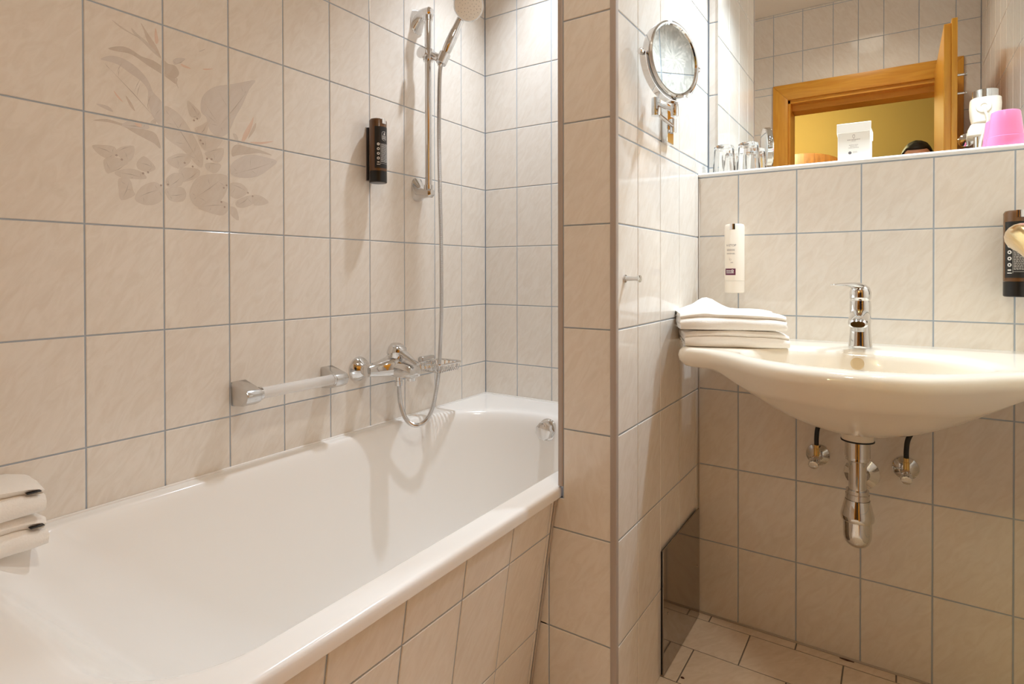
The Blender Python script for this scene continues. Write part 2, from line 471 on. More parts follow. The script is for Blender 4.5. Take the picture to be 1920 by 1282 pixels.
# outlines of the printed flowers, metres along the wall and above the floor
MURAL=[
('t',[(0.1059,1.539),(0.1196,1.5207),(0.1364,1.4993),(0.1465,1.4753),(0.1397,1.4834),(0.1195,1.5028),(0.1114,1.525)]),
('s',[(0.0871,1.5219),(0.0999,1.5122),(0.1162,1.5035),(0.1329,1.491),(0.1448,1.4766),(0.1295,1.4845),(0.1063,1.502),(0.0918,1.5112)]),
('o',[(0.1349,1.5386),(0.1389,1.5237),(0.1405,1.5115),(0.1357,1.5045),(0.1331,1.5181)]),
('s',[(0.0504,1.5261),(0.0651,1.5193),(0.087,1.5113),(0.1063,1.5056),(0.087,1.5089),(0.0651,1.5159)]),
('b',[(0.0434,1.4649),(0.0648,1.4762),(0.0836,1.4771),(0.1061,1.4683),(0.1294,1.4665),(0.1533,1.4573),(0.1745,1.4505),(0.178,1.4292),(0.1637,1.4346),(0.1463,1.4425),(0.1192,1.4527),(0.0963,1.4635),(0.0804,1.467),(0.0617,1.4645)]),
('b',[(0.1533,1.4463),(0.1744,1.4412),(0.1835,1.4512),(0.1825,1.4602),(0.1746,1.4691),(0.1604,1.4685),(0.1482,1.4758),(0.1464,1.4571)]),
('s',[(0.1744,1.4412),(0.1809,1.4412),(0.1794,1.4314),(0.1833,1.4194),(0.1762,1.4306)]),
('l',[(0.1711,1.4791),(0.1819,1.488),(0.1984,1.4911),(0.1891,1.4808),(0.1746,1.4709)]),
('o',[(0.1891,1.4771),(0.2113,1.4723),(0.1927,1.4714)]),
('o',[(0.238,1.4801),(0.2617,1.487),(0.2458,1.4793)]),
('l',[(0.2286,1.5176),(0.2442,1.5283),(0.2352,1.5197)]),
('l',[(0.0299,1.4391),(0.0463,1.4509),(0.0678,1.453),(0.0898,1.4458),(0.1092,1.432),(0.1223,1.4142),(0.129,1.398),(0.146,1.3823),(0.151,1.3635),(0.1491,1.3265),(0.1388,1.3316),(0.1253,1.3504),(0.1188,1.3775),(0.1189,1.399),(0.1058,1.4151),(0.0833,1.4264),(0.0615,1.4374),(0.0432,1.4387)]),
('g',[(0.1511,1.3726),(0.174,1.3688),(0.1921,1.3542),(0.2067,1.3347),(0.2255,1.304),(0.2369,1.2752),(0.2348,1.2517),(0.2233,1.2538),(0.2064,1.2702),(0.188,1.2859),(0.1665,1.2969),(0.1525,1.3089),(0.1492,1.3412)]),
('l',[(0.2337,1.4057),(0.2455,1.428),(0.2695,1.4479),(0.3025,1.4607),(0.3368,1.4761),(0.3703,1.4893),(0.3544,1.4643),(0.3366,1.4228),(0.3147,1.3811),(0.3019,1.3502),(0.2852,1.3329),(0.2608,1.334),(0.249,1.3511),(0.2452,1.3697),(0.2336,1.3787)]),
('b',[(0.0159,1.3123),(0.0395,1.3201),(0.0638,1.3175),(0.0858,1.3152),(0.1118,1.3134),(0.1318,1.3103),(0.1403,1.2957),(0.1436,1.2781),(0.1317,1.2868),(0.1117,1.2945),(0.0889,1.3035),(0.07,1.3119),(0.0425,1.3146)]),
('o',[(0.0529,1.3818),(0.0611,1.373),(0.0703,1.3621),(0.0595,1.3698)]),
('t',[(0.0751,1.3772),(0.0861,1.3642),(0.0931,1.3483),(0.0829,1.3582)]),
('l',[(0.022,1.347),(0.0427,1.3469),(0.0517,1.3371),(0.0337,1.3414)]),
('s',[(0.1235,1.332),(0.1337,1.3414),(0.1343,1.3289),(0.1258,1.3253)]),
('l',[(0.0669,1.3136),(0.0859,1.3274),(0.1152,1.3266),(0.1184,1.3159),(0.0826,1.311)]),
('o',[(0.0907,1.3302),(0.1036,1.326),(0.1052,1.3174),(0.0955,1.3189)]),
('b',[(0.3079,1.2889),(0.308,1.3071),(0.3208,1.3195),(0.3492,1.3185),(0.3854,1.3165),(0.416,1.309),(0.3808,1.309),(0.3491,1.3011),(0.3228,1.2942)]),
('o',[(0.3316,1.3235),(0.3383,1.3494),(0.354,1.3773),(0.3653,1.3964),(0.3584,1.3658),(0.3449,1.3383)]),
('t',[(0.3493,1.3391),(0.3629,1.3709),(0.372,1.3832),(0.3674,1.3634)]),
('o',[(0.3537,1.3317),(0.3855,1.3376),(0.421,1.3464),(0.3855,1.3321)]),
('s',[(0.3103,1.3438),(0.3209,1.3419),(0.3251,1.3223),(0.3166,1.3289)]),
('l',[(0.3035,1.264),(0.3228,1.2853),(0.358,1.3014),(0.3946,1.3012),(0.4304,1.2962),(0.4086,1.2735),(0.3759,1.2498),(0.3355,1.2402),(0.3055,1.2442)]),
('g',[(0.0142,1.2613),(0.0332,1.266),(0.0543,1.2658),(0.0573,1.2491),(0.042,1.2398),(0.0243,1.247)]),
('g',[(0.0558,1.2557),(0.0666,1.268),(0.0904,1.274),(0.0886,1.2508),(0.079,1.2388),(0.0665,1.2437)]),
('g',[(0.036,1.2388),(0.0542,1.2452),(0.079,1.237),(0.0633,1.226),(0.0418,1.2092),(0.0345,1.225)]),
('g',[(0.0966,1.2416),(0.1098,1.2561),(0.1247,1.246),(0.1331,1.2328),(0.1179,1.2234),(0.0982,1.2277)]),
('g',[(0.054,1.2143),(0.0821,1.2253),(0.1046,1.2215),(0.1144,1.2086),(0.082,1.2043),(0.0632,1.2052)]),
('g',[(0.0616,1.2016),(0.0819,1.2026),(0.0882,1.1806),(0.0913,1.1704),(0.066,1.1572),(0.0614,1.1774)]),
('g',[(0.0913,1.1633),(0.1044,1.1896),(0.1312,1.2036),(0.1483,1.1912),(0.1481,1.1693),(0.1309,1.1548),(0.1075,1.1526)]),
('g',[(0.1556,1.2545),(0.1807,1.2734),(0.2064,1.274),(0.2063,1.2569),(0.1805,1.2398)]),
('g',[(0.1841,1.2404),(0.21,1.2461),(0.229,1.2431),(0.225,1.2272),(0.1912,1.2114),(0.184,1.2254)]),
('g',[(0.1554,1.2141),(0.1732,1.2295),(0.1913,1.2264),(0.1875,1.2034),(0.1588,1.1962)]),
('g',[(0.1553,1.1921),(0.1875,1.1996),(0.1984,1.1859),(0.191,1.1681),(0.1657,1.1656),(0.1552,1.1774)]),
('g',[(0.2408,1.2836),(0.2606,1.2968),(0.2871,1.3034),(0.2807,1.2745),(0.2645,1.268)]),
('g',[(0.2426,1.2606),(0.2645,1.266),(0.2807,1.2626),(0.2683,1.243),(0.2484,1.246)]),
('g',[(0.218,1.337),(0.2334,1.3479),(0.2491,1.3589),(0.245,1.3309),(0.2256,1.3194)]),
('g',[(0.2255,1.3175),(0.2489,1.3297),(0.2851,1.3309),(0.2687,1.3001),(0.2409,1.2914)]),
('g',[(0.2026,1.3981),(0.2183,1.3886),(0.2316,1.3764),(0.2296,1.3624),(0.2106,1.3621),(0.2033,1.3793)]),
('g',[(0.2059,1.1905),(0.2212,1.2229),(0.2484,1.2362),(0.2929,1.2404),(0.2969,1.2129),(0.2761,1.1747),(0.248,1.1661),(0.2246,1.1581),(0.2095,1.1719)]),
('g',[(0.2246,1.1581),(0.272,1.1783),(0.3009,1.1692),(0.2841,1.1437),(0.2479,1.1486)]),
('g',[(0.3012,1.2215),(0.3311,1.2253),(0.3486,1.2068),(0.3222,1.1875),(0.3031,1.1936)]),
('g',[(0.3201,1.1832),(0.3575,1.1995),(0.3618,1.1792),(0.3351,1.1663),(0.3178,1.1688)]),
('g',[(0.362,1.2),(0.3848,1.2004),(0.4058,1.1856),(0.3663,1.1754)]),
('g',[(0.3008,1.1652),(0.3178,1.1627),(0.3241,1.1347),(0.3049,1.1454)]),
]
DOTS=[(0.0573,1.2491),(0.0671,1.2421),(0.1079,1.2192),(0.1179,1.2227),(0.1951,1.2552),(0.213,1.2496),(0.2466,1.2729),(0.2573,1.2735),(0.2239,1.3612),(0.2166,1.3558),(0.2313,1.3128),(0.237,1.3061),(0.1588,1.2017),(0.1442,1.198),(0.2865,1.2097),(0.2936,1.2165),(0.3486,1.2047),(0.361,1.1978),(0.2802,1.1752),(0.2883,1.164)]

# ------------------------------------------------------------------ printed flowers on six tiles of the left wall
PRINT = {'t': (lin(176, 146, 122), 0.55), 's': (lin(158, 142, 130), 0.42), 'o': (lin(222, 158, 118), 0.55), 'b': (lin(154, 130, 110), 0.55),
         'l': (lin(178, 168, 168), 0.50), 'g': (lin(180, 163, 150), 0.48), 'd': (lin(128, 96, 78), 0.85), 'v': (lin(140, 124, 112), 0.62), 'w': (lin(238, 228, 216), 0.4)}
def mural_piece(bm, lay, pts, key, layer, fill=0.62, rim=0.0006):
    col, al = PRINT[key]
    n = len(pts)
    z = 0.00188 + layer * 0.000004
    vs = [bm.verts.new((p[0], p[1], z)) for p in pts]
    for v in vs: v[lay] = (col[0], col[1], col[2], al * fill)
    f = bm.faces.new(vs)
    bmesh.ops.triangulate(bm, faces=[f])
    inn = []
    for i in range(n):                            # outline just inside the edge
        a, c = Vector(pts[i - 1]), Vector(pts[(i + 1) % n])
        t = (c - a)
        t = t.normalized() if t.length > 1e-9 else Vector((1, 0))
        inn.append((pts[i][0] - t.y * rim, pts[i][1] + t.x * rim))
    ro = [bm.verts.new((p[0], p[1], z + 0.0000015)) for p in pts]
    ri = [bm.verts.new((p[0], p[1], z + 0.0000015)) for p in inn]
    for v in ro: v[lay] = (col[0], col[1], col[2], min(1.0, al * 1.15))
    for v in ri: v[lay] = (col[0], col[1], col[2], al * fill)
    for i in range(n):
        k = (i + 1) % n
        bm.faces.new((ro[i], ro[k], ri[k], ri[i]))

def mural_stroke(bm, lay, a, b, w, key, layer):
    a, b = Vector((*a, 0)), Vector((*b, 0))
    d = (b - a).normalized(); s = Vector((-d.y, d.x, 0)) * w
    col, al = PRINT[key]
    z = 0.00188 + layer * 0.000004
    m = (a + b) / 2 + s * 3
    vs = [bm.verts.new((p.x, p.y, z)) for p in (a, m - s, b, m + s)]
    for v, q in zip(vs, (0.3, 1, 0.3, 1)): v[lay] = (col[0], col[1], col[2], al * q)
    bm.faces.new(vs)

def build_mural():
    bm = bmesh.new()
    lay = bm.verts.layers.float_color.new('print')
    rnd = random.Random(3)
    n = 0
    for key, pts in MURAL:
        n += 1
        sm = [(p.x, p.y) for p in spline([(p[0], p[1], 0) for p in pts], 3, True)]
        area = sum(sm[i][0] * sm[(i + 1) % len(sm)][1] - sm[(i + 1) % len(sm)][0] * sm[i][1] for i in range(len(sm)))
        if area < 0: sm.reverse()
        mural_piece(bm, lay, sm, key, n)
        if key in 'gl' and len(pts) >= 5:          # veins
            far = max(((p, q) for p in pts for q in pts), key=lambda e: (e[0][0] - e[1][0]) ** 2 + (e[0][1] - e[1][1]) ** 2)
            mural_stroke(bm, lay, far[0], far[1], 0.0007, 'v', n + 0.4)
            a, b = Vector(far[0]), Vector(far[1])
            c = sum((Vector(p) for p in pts), Vector((0, 0))) / len(pts)
            for p in pts[::2]:
                q = a + (b - a) * max(0.15, min(0.85, (Vector(p) - a).dot(b - a) / max((b - a).length_squared, 1e-9) + 0.12))
                e = Vector(p) * 0.9 + c * 0.1
                if (q - e).length > 0.008:
                    mural_stroke(bm, lay, q, e, 0.00042, 'v', n + 0.6)
    for (y, z) in DOTS:
        n += 0.1
        mural_piece(bm, lay, [(y + 0.0022 * math.cos(t * 0.785), z + 0.0022 * math.sin(t * 0.785)) for t in range(8)], 'd', 60 + n)
    for k in range(46):                          # pale fine grass strokes
        y, z = rnd.uniform(0.05, 0.36), rnd.uniform(1.14, 1.46)
        t = rnd.uniform(0.5, 1.2) if y > 0.2 else rnd.uniform(1.6, 2.6)
        mural_stroke(bm, lay, (y, z), (y + 0.05 * math.cos(t), z + 0.05 * math.sin(t)), 0.0007, 'w', 0.2)
    return bm
mural = build_mural()
ye_l = edges(0.4918, 0.15, Y_F, Y_B); ze_l = zrows(0, CEIL)
for (i, j), t in left_tiles.items():
    y0, y1, z0, z1 = ye_l[i] - 0.4918, ye_l[i + 1] - 0.4918, ze_l[j], ze_l[j + 1]
    if y0 < -0.01 or y1 > 0.46 or z0 < 1.09 or z1 > 1.56:
        continue
    b2 = mural.copy()
    g = 0.0032
    for co, no in (((y0 + g, 0, 0), (-1, 0, 0)), ((y1 - g, 0, 0), (1, 0, 0)), ((0, z0 + g, 0), (0, -1, 0)), ((0, z1 - g, 0), (0, 1, 0))):
        bmesh.ops.bisect_plane(b2, geom=b2.verts[:] + b2.edges[:] + b2.faces[:], plane_co=co, plane_no=no, clear_outer=True)
    if len(b2.faces):
        for v in b2.verts:
            v.co.x -= (y0 + y1) / 2; v.co.y -= (z0 + z1) / 2
        me = bpy.data.meshes.new('flower_print')
        b2.to_mesh(me)
        me.materials.append(M['print'])
        o = bpy.data.objects.new('flower_print', me)
        o.parent = t
        COL.objects.link(o)
    b2.free()
mural.free()

# ------------------------------------------------------------------ bathtub
def rrect(x0, x1, y0, y1, r0, r1, z, nc=10, ns=6):
    """rounded rectangle, corner radius r0 at the y0 end and r1 at the y1 end"""
    pts = []
    cs = [(x1 - r0, y0 + r0, r0, -90), (x1 - r1, y1 - r1, r1, 0), (x0 + r1, y1 - r1, r1, 90), (x0 + r0, y0 + r0, r0, 180)]
    for k, (cx, cy, r, a) in enumerate(cs):
        arc = [(cx + r * math.cos(math.radians(a + 90 * i / nc)), cy + r * math.sin(math.radians(a + 90 * i / nc))) for i in range(nc + 1)]
        pts += arc
        nx, ny, nr, na = cs[(k + 1) % 4]
        nxt = (nx + nr * math.cos(math.radians(na)), ny + nr * math.sin(math.radians(na)))
        for i in range(1, ns):
            t = i / ns
            pts.append((arc[-1][0] * (1 - t) + nxt[0] * t, arc[-1][1] * (1 - t) + nxt[1] * t))
    return [(p[0], p[1], z) for p in pts]

RIM = 0.533
tub_prof = [  # x0, x1, y0, y1, r near, r far, z
    (0.0005, 0.7262, 0.022, 1.8395, 0.004, 0.004, 0.508),
    (0.0005, 0.7270, 0.022, 1.8395, 0.004, 0.004, 0.518),
    (0.0005, 0.7268, 0.022, 1.8395, 0.005, 0.005, 0.5245),
    (0.0005, 0.7252, 0.022, 1.8395, 0.006, 0.006, 0.5295),
    (0.0010, 0.7220, 0.023, 1.8390, 0.008, 0.008, 0.5322),
    (0.0040, 0.7170, 0.030, 1.8340, 0.020, 0.020, RIM),
    (0.024, 0.6800, 0.180, 1.735, 0.150, 0.290, RIM),
    (0.035, 0.6735, 0.262, 1.690, 0.165, 0.300, 0.5326),
    (0.040, 0.6700, 0.282, 1.672, 0.165, 0.300, 0.5295),
    (0.045, 0.6665, 0.300, 1.660, 0.165, 0.295, 0.518),
    (0.052, 0.6610, 0.328, 1.650, 0.170, 0.290, 0.490),
    (0.064, 0.6520, 0.385, 1.640, 0.175, 0.280, 0.422),
    (0.082, 0.6390, 0.470, 1.625, 0.180, 0.265, 0.324),
    (0.102, 0.6230, 0.565, 1.605, 0.185, 0.250, 0.231),
    (0.124, 0.6050, 0.650, 1.580, 0.185, 0.230, 0.168),
    (0.150, 0.5830, 0.720, 1.550, 0.180, 0.205, 0.136),
    (0.183, 0.5540, 0.780, 1.510, 0.165, 0.175, 0.124),
    (0.228, 0.5140, 0.850, 1.450, 0.130, 0.135, 0.119),
    (0.298, 0.4480, 1.000, 1.350, 0.070, 0.070, 0.117)]
dense = []
for i in range(5):
    dense.append(tub_prof[i])
sp = []
cp = [tub_prof[i] for i in range(5, len(tub_prof))]
for i in range(len(cp) - 1):
    for j in range(3):
        t = j / 3
        g = lambda k: cp[max(0, min(len(cp) - 1, k))]
        if i < 1:
            sp.append(tuple(a * (1 - t) + b * t for a, b in zip(cp[i], cp[i + 1])))
        else:
            sp.append(tuple(0.5 * (2 * b + (c - a) * t + (2 * a - 5 * b + 4 * c - d) * t * t + (3 * b - a - 3 * c + d) * t ** 3) for a, b, c, d in zip(g(i - 1), g(i), g(i + 1), g(i + 2))))
sp.append(cp[-1])
rings = [rrect(*q) for q in dense + sp]
tub = MB().loft(rings, False, True).build('bathtub', M['tub'], smooth=60)
bm = bmesh.new(); bm.from_mesh(tub.data)       # the open underside keeps a consistent outside
bm.faces.ensure_lookup_table()
if max(bm.faces, key=lambda f: -f.calc_center_median().z).normal.z < 0:
    for f in bm.faces: f.normal_flip()
bm.to_mesh(tub.data); bm.free()
tag(tub, 'long white built-in bathtub behind its slanted tiled surround', 'bathtub')
ov = MB().lathe([(0.001, 0.0), (0.036, 0.0), (0.037, 0.004), (0.034, 0.009), (0.030, 0.012), (0.001, 0.013)], (0.392, 1.654, 0.487), (0, -1, 0.12), 32).build('overflow_plate', M['chrome'], tub)
kb = MB().prism([(0.030 * math.cos(a) * (1 - 0.10 * (k % 2)), 0.030 * math.sin(a) * (1 - 0.10 * (k % 2))) for k, a in enumerate([math.pi * i / 9 for i in range(18)])], 0.0, 0.026,
     basis((1, 0, 0), (0, 0.12, 0.993), (0, -0.993, 0.12), (0.392, 1.642, 0.488)), 0.003).build('overflow_knob', M['chrome'], ov)
dr = MB().lathe([(0.001, 0.0), (0.036, 0.0), (0.036, 0.003), (0.026, 0.004), (0.024, 0.001), (0.001, 0.001)], (0.375, 1.27, 0.1168), (0, 0, 1), 32).build('drain', M['chrome'], tub)
seal = MB().box((0.0, 0.022, RIM - 0.004), (0.006, 1.8395, RIM + 0.004), 0.0025, 2).box((0.0, 1.8345, RIM - 0.004), (PX0 - 0.009, 1.8405, RIM + 0.004), 0.0025, 2)
seal.build('silicone_seal', M['tub'], tub)

ang = math.atan2(0.073, 0.49)
pv = Vector((math.sin(ang), 0, math.cos(ang)))
pn = Vector((math.cos(ang), 0, -math.sin(ang)))
po = Vector((0.643, 0, 0))
pm = basis((0, 1, 0), pv, pn, po - pn * T)
panel = MB().box((0.022, 0.003, -0.012), (1.1215, 0.5135, 0.0), 0.0, 2, pm).build('bath_surround', M['grout'], smooth=0)
tag(panel, 'slanted tiled surround closing the front of the bathtub', 'surround')
L0 = 0.5135
tiles(panel, po - pn * T, (0, 1, 0), pv, edges(1.102, 0.15, 0.022, 1.114), [0.004, 0.2045, 0.4315, L0], M['tile'])
MB().box((1.1145, 0.003, 0.0), (1.1225, L0, 0.004), 0.0015, 1, pm).build('corner_seal', M['silicone'], panel)

# ------------------------------------------------------------------ grab bar
t = thing('grab_bar', 'short clear grab bar between two chrome brackets above bathtub', 'grab bar', (0, 0.945, 0.714))
for s, y in ((1, 0.8125), (-1, 1.0765)):
    ol = [(0.0, -0.031), (0.046, -0.026), (0.066, -0.018), (0.074, 0.0), (0.066, 0.012), (0.046, 0.018), (0.0, 0.030)]
    mx = Matrix(((1, 0, 0, 0), (0, 0, 1, y), (0, 1, 0, 0.713), (0, 0, 0, 1)))
    b = MB().prism([(p.x, p.y) for p in [Vector(q) for q in ol]], -0.0205, 0.0205, mx, 0.004).build('bracket', M['chrome_soft'], t)
    MB().lathe([(0.001, 0), (0.0165, 0.0), (0.0165, 0.006), (0.001, 0.006)], (0.053, y + s * 0.0195, 0.712), (0, s, 0), 28).build('bar_collar', M['chrome'], b)
MB().lathe([(0.001, 0), (0.0142, 0.0), (0.0142, 0.237), (0.001, 0.237)], (0.053, 0.826, 0.712), (0, 1, 0), 32).build('bar', M['acrylic'], t)

# ------------------------------------------------------------------ bath mixer with its hose, shower rail, hand shower
t = thing('bath_mixer_tap', 'chrome bath mixer tap on the wall above bathtub', 'tap', (0, 1.27, 0.716))
for y in (1.194, 1.346):
    MB().lathe([(0.001, 0), (0.0375, 0.0), (0.0375, 0.003), (0.034, 0.010), (0.022, 0.021), (0.016, 0.026), (0.0165, 0.034), (0.0165, 0.046), (0.001, 0.047)], (0, y, 0.717), (1, 0, 0), 40).build('escutcheon', M['chrome'], t)
def ell_ring(c, u, v, a, b, n=28, p=2.0):
    out = []
    for j in range(n):
        th = 2 * math.pi * j / n
        cs, sn = math.cos(th), math.sin(th)
        q = (abs(cs) ** p + abs(sn) ** p) ** (-1 / p)
        out.append(Vector(c) + Vector(u) * a * cs * q + Vector(v) * b * sn * q)
    return out
X_, Y_, Z_ = Vector((1, 0, 0)), Vector((0, 1, 0)), Vector((0, 0, 1))
body = MB()
body.loft([ell_ring((x, y, z), X_, Z_, a, b, 28, 2.6) for x, y, z, a, b in
    [(0.052, 1.176, 0.717, 0.010, 0.010), (0.053, 1.178, 0.717, 0.017, 0.017), (0.056, 1.195, 0.717, 0.0205, 0.0195), (0.064, 1.225, 0.719, 0.027, 0.024), (0.074, 1.250, 0.723, 0.036, 0.030), (0.077, 1.270, 0.725, 0.037, 0.031), (0.074, 1.290, 0.723, 0.036, 0.030), (0.064, 1.315, 0.719, 0.027, 0.024), (0.056, 1.345, 0.717, 0.0205, 0.0195), (0.053, 1.362, 0.717, 0.017, 0.017), (0.052, 1.364, 0.717, 0.010, 0.010)]])
body.build('mixer_body', M['chrome'], t)
spout = MB()
spout.loft([ell_ring((x, 1.270, z), Y_, Z_, a, b, 28, 2.8) for x, z, a, b in [(0.060, 0.718, 0.031, 0.027), (0.095, 0.717, 0.031, 0.026), (0.125, 0.715, 0.029, 0.024), (0.145, 0.712, 0.027, 0.021), (0.158, 0.709, 0.023, 0.016), (0.163, 0.708, 0.012, 0.008)]])
spout.lathe([(0.001, 0), (0.012, 0.0), (0.013, 0.012), (0.001, 0.012)], (0.143, 1.270, 0.684), (0, 0, 1), 24)
spout.build('spout', M['chrome'], t)
cart_ax = Vector((0.40, 0.0, 0.92)).normalized()
MB().lathe([(0.001, 0), (0.027, 0.0), (0.027, 0.022), (0.0235, 0.026), (0.0235, 0.034), (0.001, 0.034)], Vector((0.066, 1.270, 0.725)), cart_ax, 36).build('cartridge', M['chrome'], t)
cap_c = Vector((0.066, 1.270, 0.725)) + cart_ax * 0.034
hd = MB().lathe([(0.001, 0), (0.0285, 0.0), (0.0295, 0.004), (0.0285, 0.020), (0.025, 0.029), (0.017, 0.034), (0.001, 0.036)], cap_c, cart_ax, 36).build('lever_cap', M['chrome'], t)
perp = Vector((cart_ax.z, 0, -cart_ax.x))
lv = [cap_c + cart_ax * 0.018 + perp * 0.015, cap_c + cart_ax * 0.018 + perp * 0.045, cap_c + cart_ax * 0.017 + perp * 0.072, cap_c + cart_ax * 0.017 + perp * 0.092]
MB().loft([ell_ring(c, Y_, cart_ax, a, b, 20, 3) for c, a, b in zip(lv, (0.018, 0.0135, 0.0105, 0.009), (0.010, 0.006, 0.0045, 0.003))]).build('lever', M['chrome'], hd)
MB().lathe([(0.001, 0), (0.0125, 0.0), (0.0125, 0.014), (0.0105, 0.015), (0.0105, 0.034), (0.001, 0.034)], (0.082, 1.280, 0.662), (0, 0, 1), 24).build('hose_outlet', M['chrome'], t)

hose_pts = [(0.082, 1.280, 0.664), (0.083, 1.281, 0.640), (0.086, 1.283, 0.605), (0.090, 1.298, 0.562), (0.096, 1.322, 0.536), (0.102, 1.352, 0.529), (0.104, 1.384, 0.541), (0.102, 1.412, 0.572), (0.099, 1.430, 0.612), (0.097, 1.447, 0.676), (0.096, 1.455, 0.746), (0.096, 1.463, 0.885), (0.097, 1.461, 1.113), (0.099, 1.453, 1.30), (0.100, 1.4485, 1.46), (0.101, 1.4495, 1.60), (0.103, 1.4510, 1.662), (0.1055, 1.4535, 1.682)]
path = spline(hose_pts, 40)
# resample at 1.6 mm so the corrugation is even
rs = [path[0]]; acc = 0.0
for a, b in zip(path, path[1:]):
    d = (b - a).length
    while acc + d >= 0.0016:
        k = (0.0016 - acc) / d
        a = a + (b - a) * k
        rs.append(a); d = (b - a).length; acc = 0.0
    acc += d
hose = MB().tube(rs, [0.0072 if i % 2 else 0.0060 for i in range(len(rs))], 10).build('shower_hose', M['chrome_soft'], smooth=20)
tag(hose, 'ribbed chrome shower hose hanging in a loop over bathtub', 'hose')

t = thing('shower_rail', 'vertical chrome shower rail fixed to the tiled wall', 'rail', (0, 1.448, 1.27))
RX, RY = 0.056, 1.447
MB().lathe([(0.001, 0), (0.0116, 0.0), (0.0116, 0.585), (0.001, 0.585)], (RX, RY, 1.272), (0, 0, 1), 28).build('pole', M['chrome'], t)
for s, z in ((1, 1.862), (-1, 1.268)):
    br = MB()
    br.loft([ell_ring((0.0, RY + 0.006, z - s * 0.016), Y_, Z_, 0.030, 0.040, 28, 2.6), ell_ring((0.006, RY + 0.006, z - s * 0.015), Y_, Z_, 0.029, 0.038, 28, 2.6), ell_ring((0.022, RY + 0.003, z - s * 0.006), Y_, Z_, 0.020, 0.022, 28, 2.6),
             ell_ring((0.042, RY, z), Y_, Z_, 0.0165, 0.0165, 28, 2.6), ell_ring((0.066, RY, z), Y_, Z_, 0.0160, 0.0155, 28, 2.6), ell_ring((0.073, RY, z), Y_, Z_, 0.010, 0.010, 28, 2.6)])
    br.lathe([(0.001, 0), (0.0150, 0.0), (0.0150, 0.026), (0.001, 0.026)], (RX, RY, z - s * 0.013 - (0.013 if s > 0 else 0.013)), (0, 0, 1), 28)
    br.build('wall_bracket', M['chrome'], t)
SZ = 1.722
sl = MB().lathe([(0.001, 0), (0.0170, 0.0), (0.0175, 0.004), (0.0175, 0.038), (0.001, 0.039)], (RX, RY, SZ - 0.02), (0, 0, 1), 28).build('slider', M['chrome'], t)
MB().lathe([(0.001, 0), (0.019, 0.0), (0.0195, 0.004), (0.018, 0.010), (0.010, 0.012), (0.010, 0.025), (0.001, 0.025)], (RX, RY - 0.036, SZ), (0, 1, 0), 28).build('slider_knob', M['chrome'], sl)
MB().tube([(RX + 0.006, RY + 0.002, SZ), (RX + 0.02, RY + 0.005, SZ - 0.006), (RX + 0.036, RY + 0.005, SZ - 0.014), (RX + 0.046, RY + 0.006, SZ - 0.020)], [0.011, 0.0125, 0.0125, 0.011], 20).build('slider_arm', M['chrome'], sl)

hb = Vector((0.1055, 1.4535, 1.690)); ht = Vector((0.150, 1.496, 1.832))
hax = (ht - hb).normalized()
MB().lathe([(0.0165, 0), (0.018, 0.002), (0.019, 0.036), (0.0175, 0.038), (0.0128, 0.038), (0.0128, 0.0), (0.0165, 0.0)], hb - hax * 0.004, hax, 28).build('shower_holder', M['chrome'], sl)

t = thing('hand_shower', 'chrome hand shower with white spray face on its rail', 'shower', hb)
hl = (ht - hb).length
MB().lathe([(0.001, -0.014), (0.0078, -0.014), (0.0085, 0.0), (0.0120, 0.004), (0.0125, 0.036), (0.0150, 0.040), (0.0165, 0.075), (0.0160, 0.105), (0.0135, 0.135), (0.0125, hl), (0.001, hl)], hb, hax, 28).build('handle', M['chrome'], t)
fn = Vector((0.72, -0.58, -0.38)).normalized()
up_ = (hax - fn * hax.dot(fn)).normalized(); sd = up_.cross(fn)
hc = ht + up_ * 0.052 + fn * 0.010
MB().tube([ht - hax * 0.012, ht + hax * 0.005, ht + up_ * 0.018 - fn * 0.001, hc - up_ * 0.015 - fn * 0.008], [0.0126, 0.0135, 0.0150, 0.010], 20).build('neck', M['chrome'], t)
MB().lathe([(0.001, -0.024), (0.022, -0.021), (0.040, -0.012), (0.049, -0.002), (0.0505, 0.004), (0.049, 0.008), (0.001, 0.0075)], hc, fn, 48).build('head', M['chrome'], t)
fc = MB().lathe([(0.001, 0.008), (0.046, 0.008), (0.0455, 0.0105), (0.043, 0.0115), (0.001, 0.0122)], hc, fn, 48).build('spray_face', M['cream'], t)
nb = MB()
fm = basis(sd, up_, fn, hc)
for k in range(46):
    rr = 0.041 * math.sqrt((k + 0.5) / 46); th = k * 2.39996
    p = fm @ Vector((rr * math.cos(th), rr * math.sin(th), 0.0118))
    nb.lathe([(0.0011, 0.0), (0.0009, 0.0016), (0.0001, 0.0018)], p, fn, 6)
o = nb.build('spray_nozzles', M['ink_soft'], fc); o['kind'] = 'stuff'

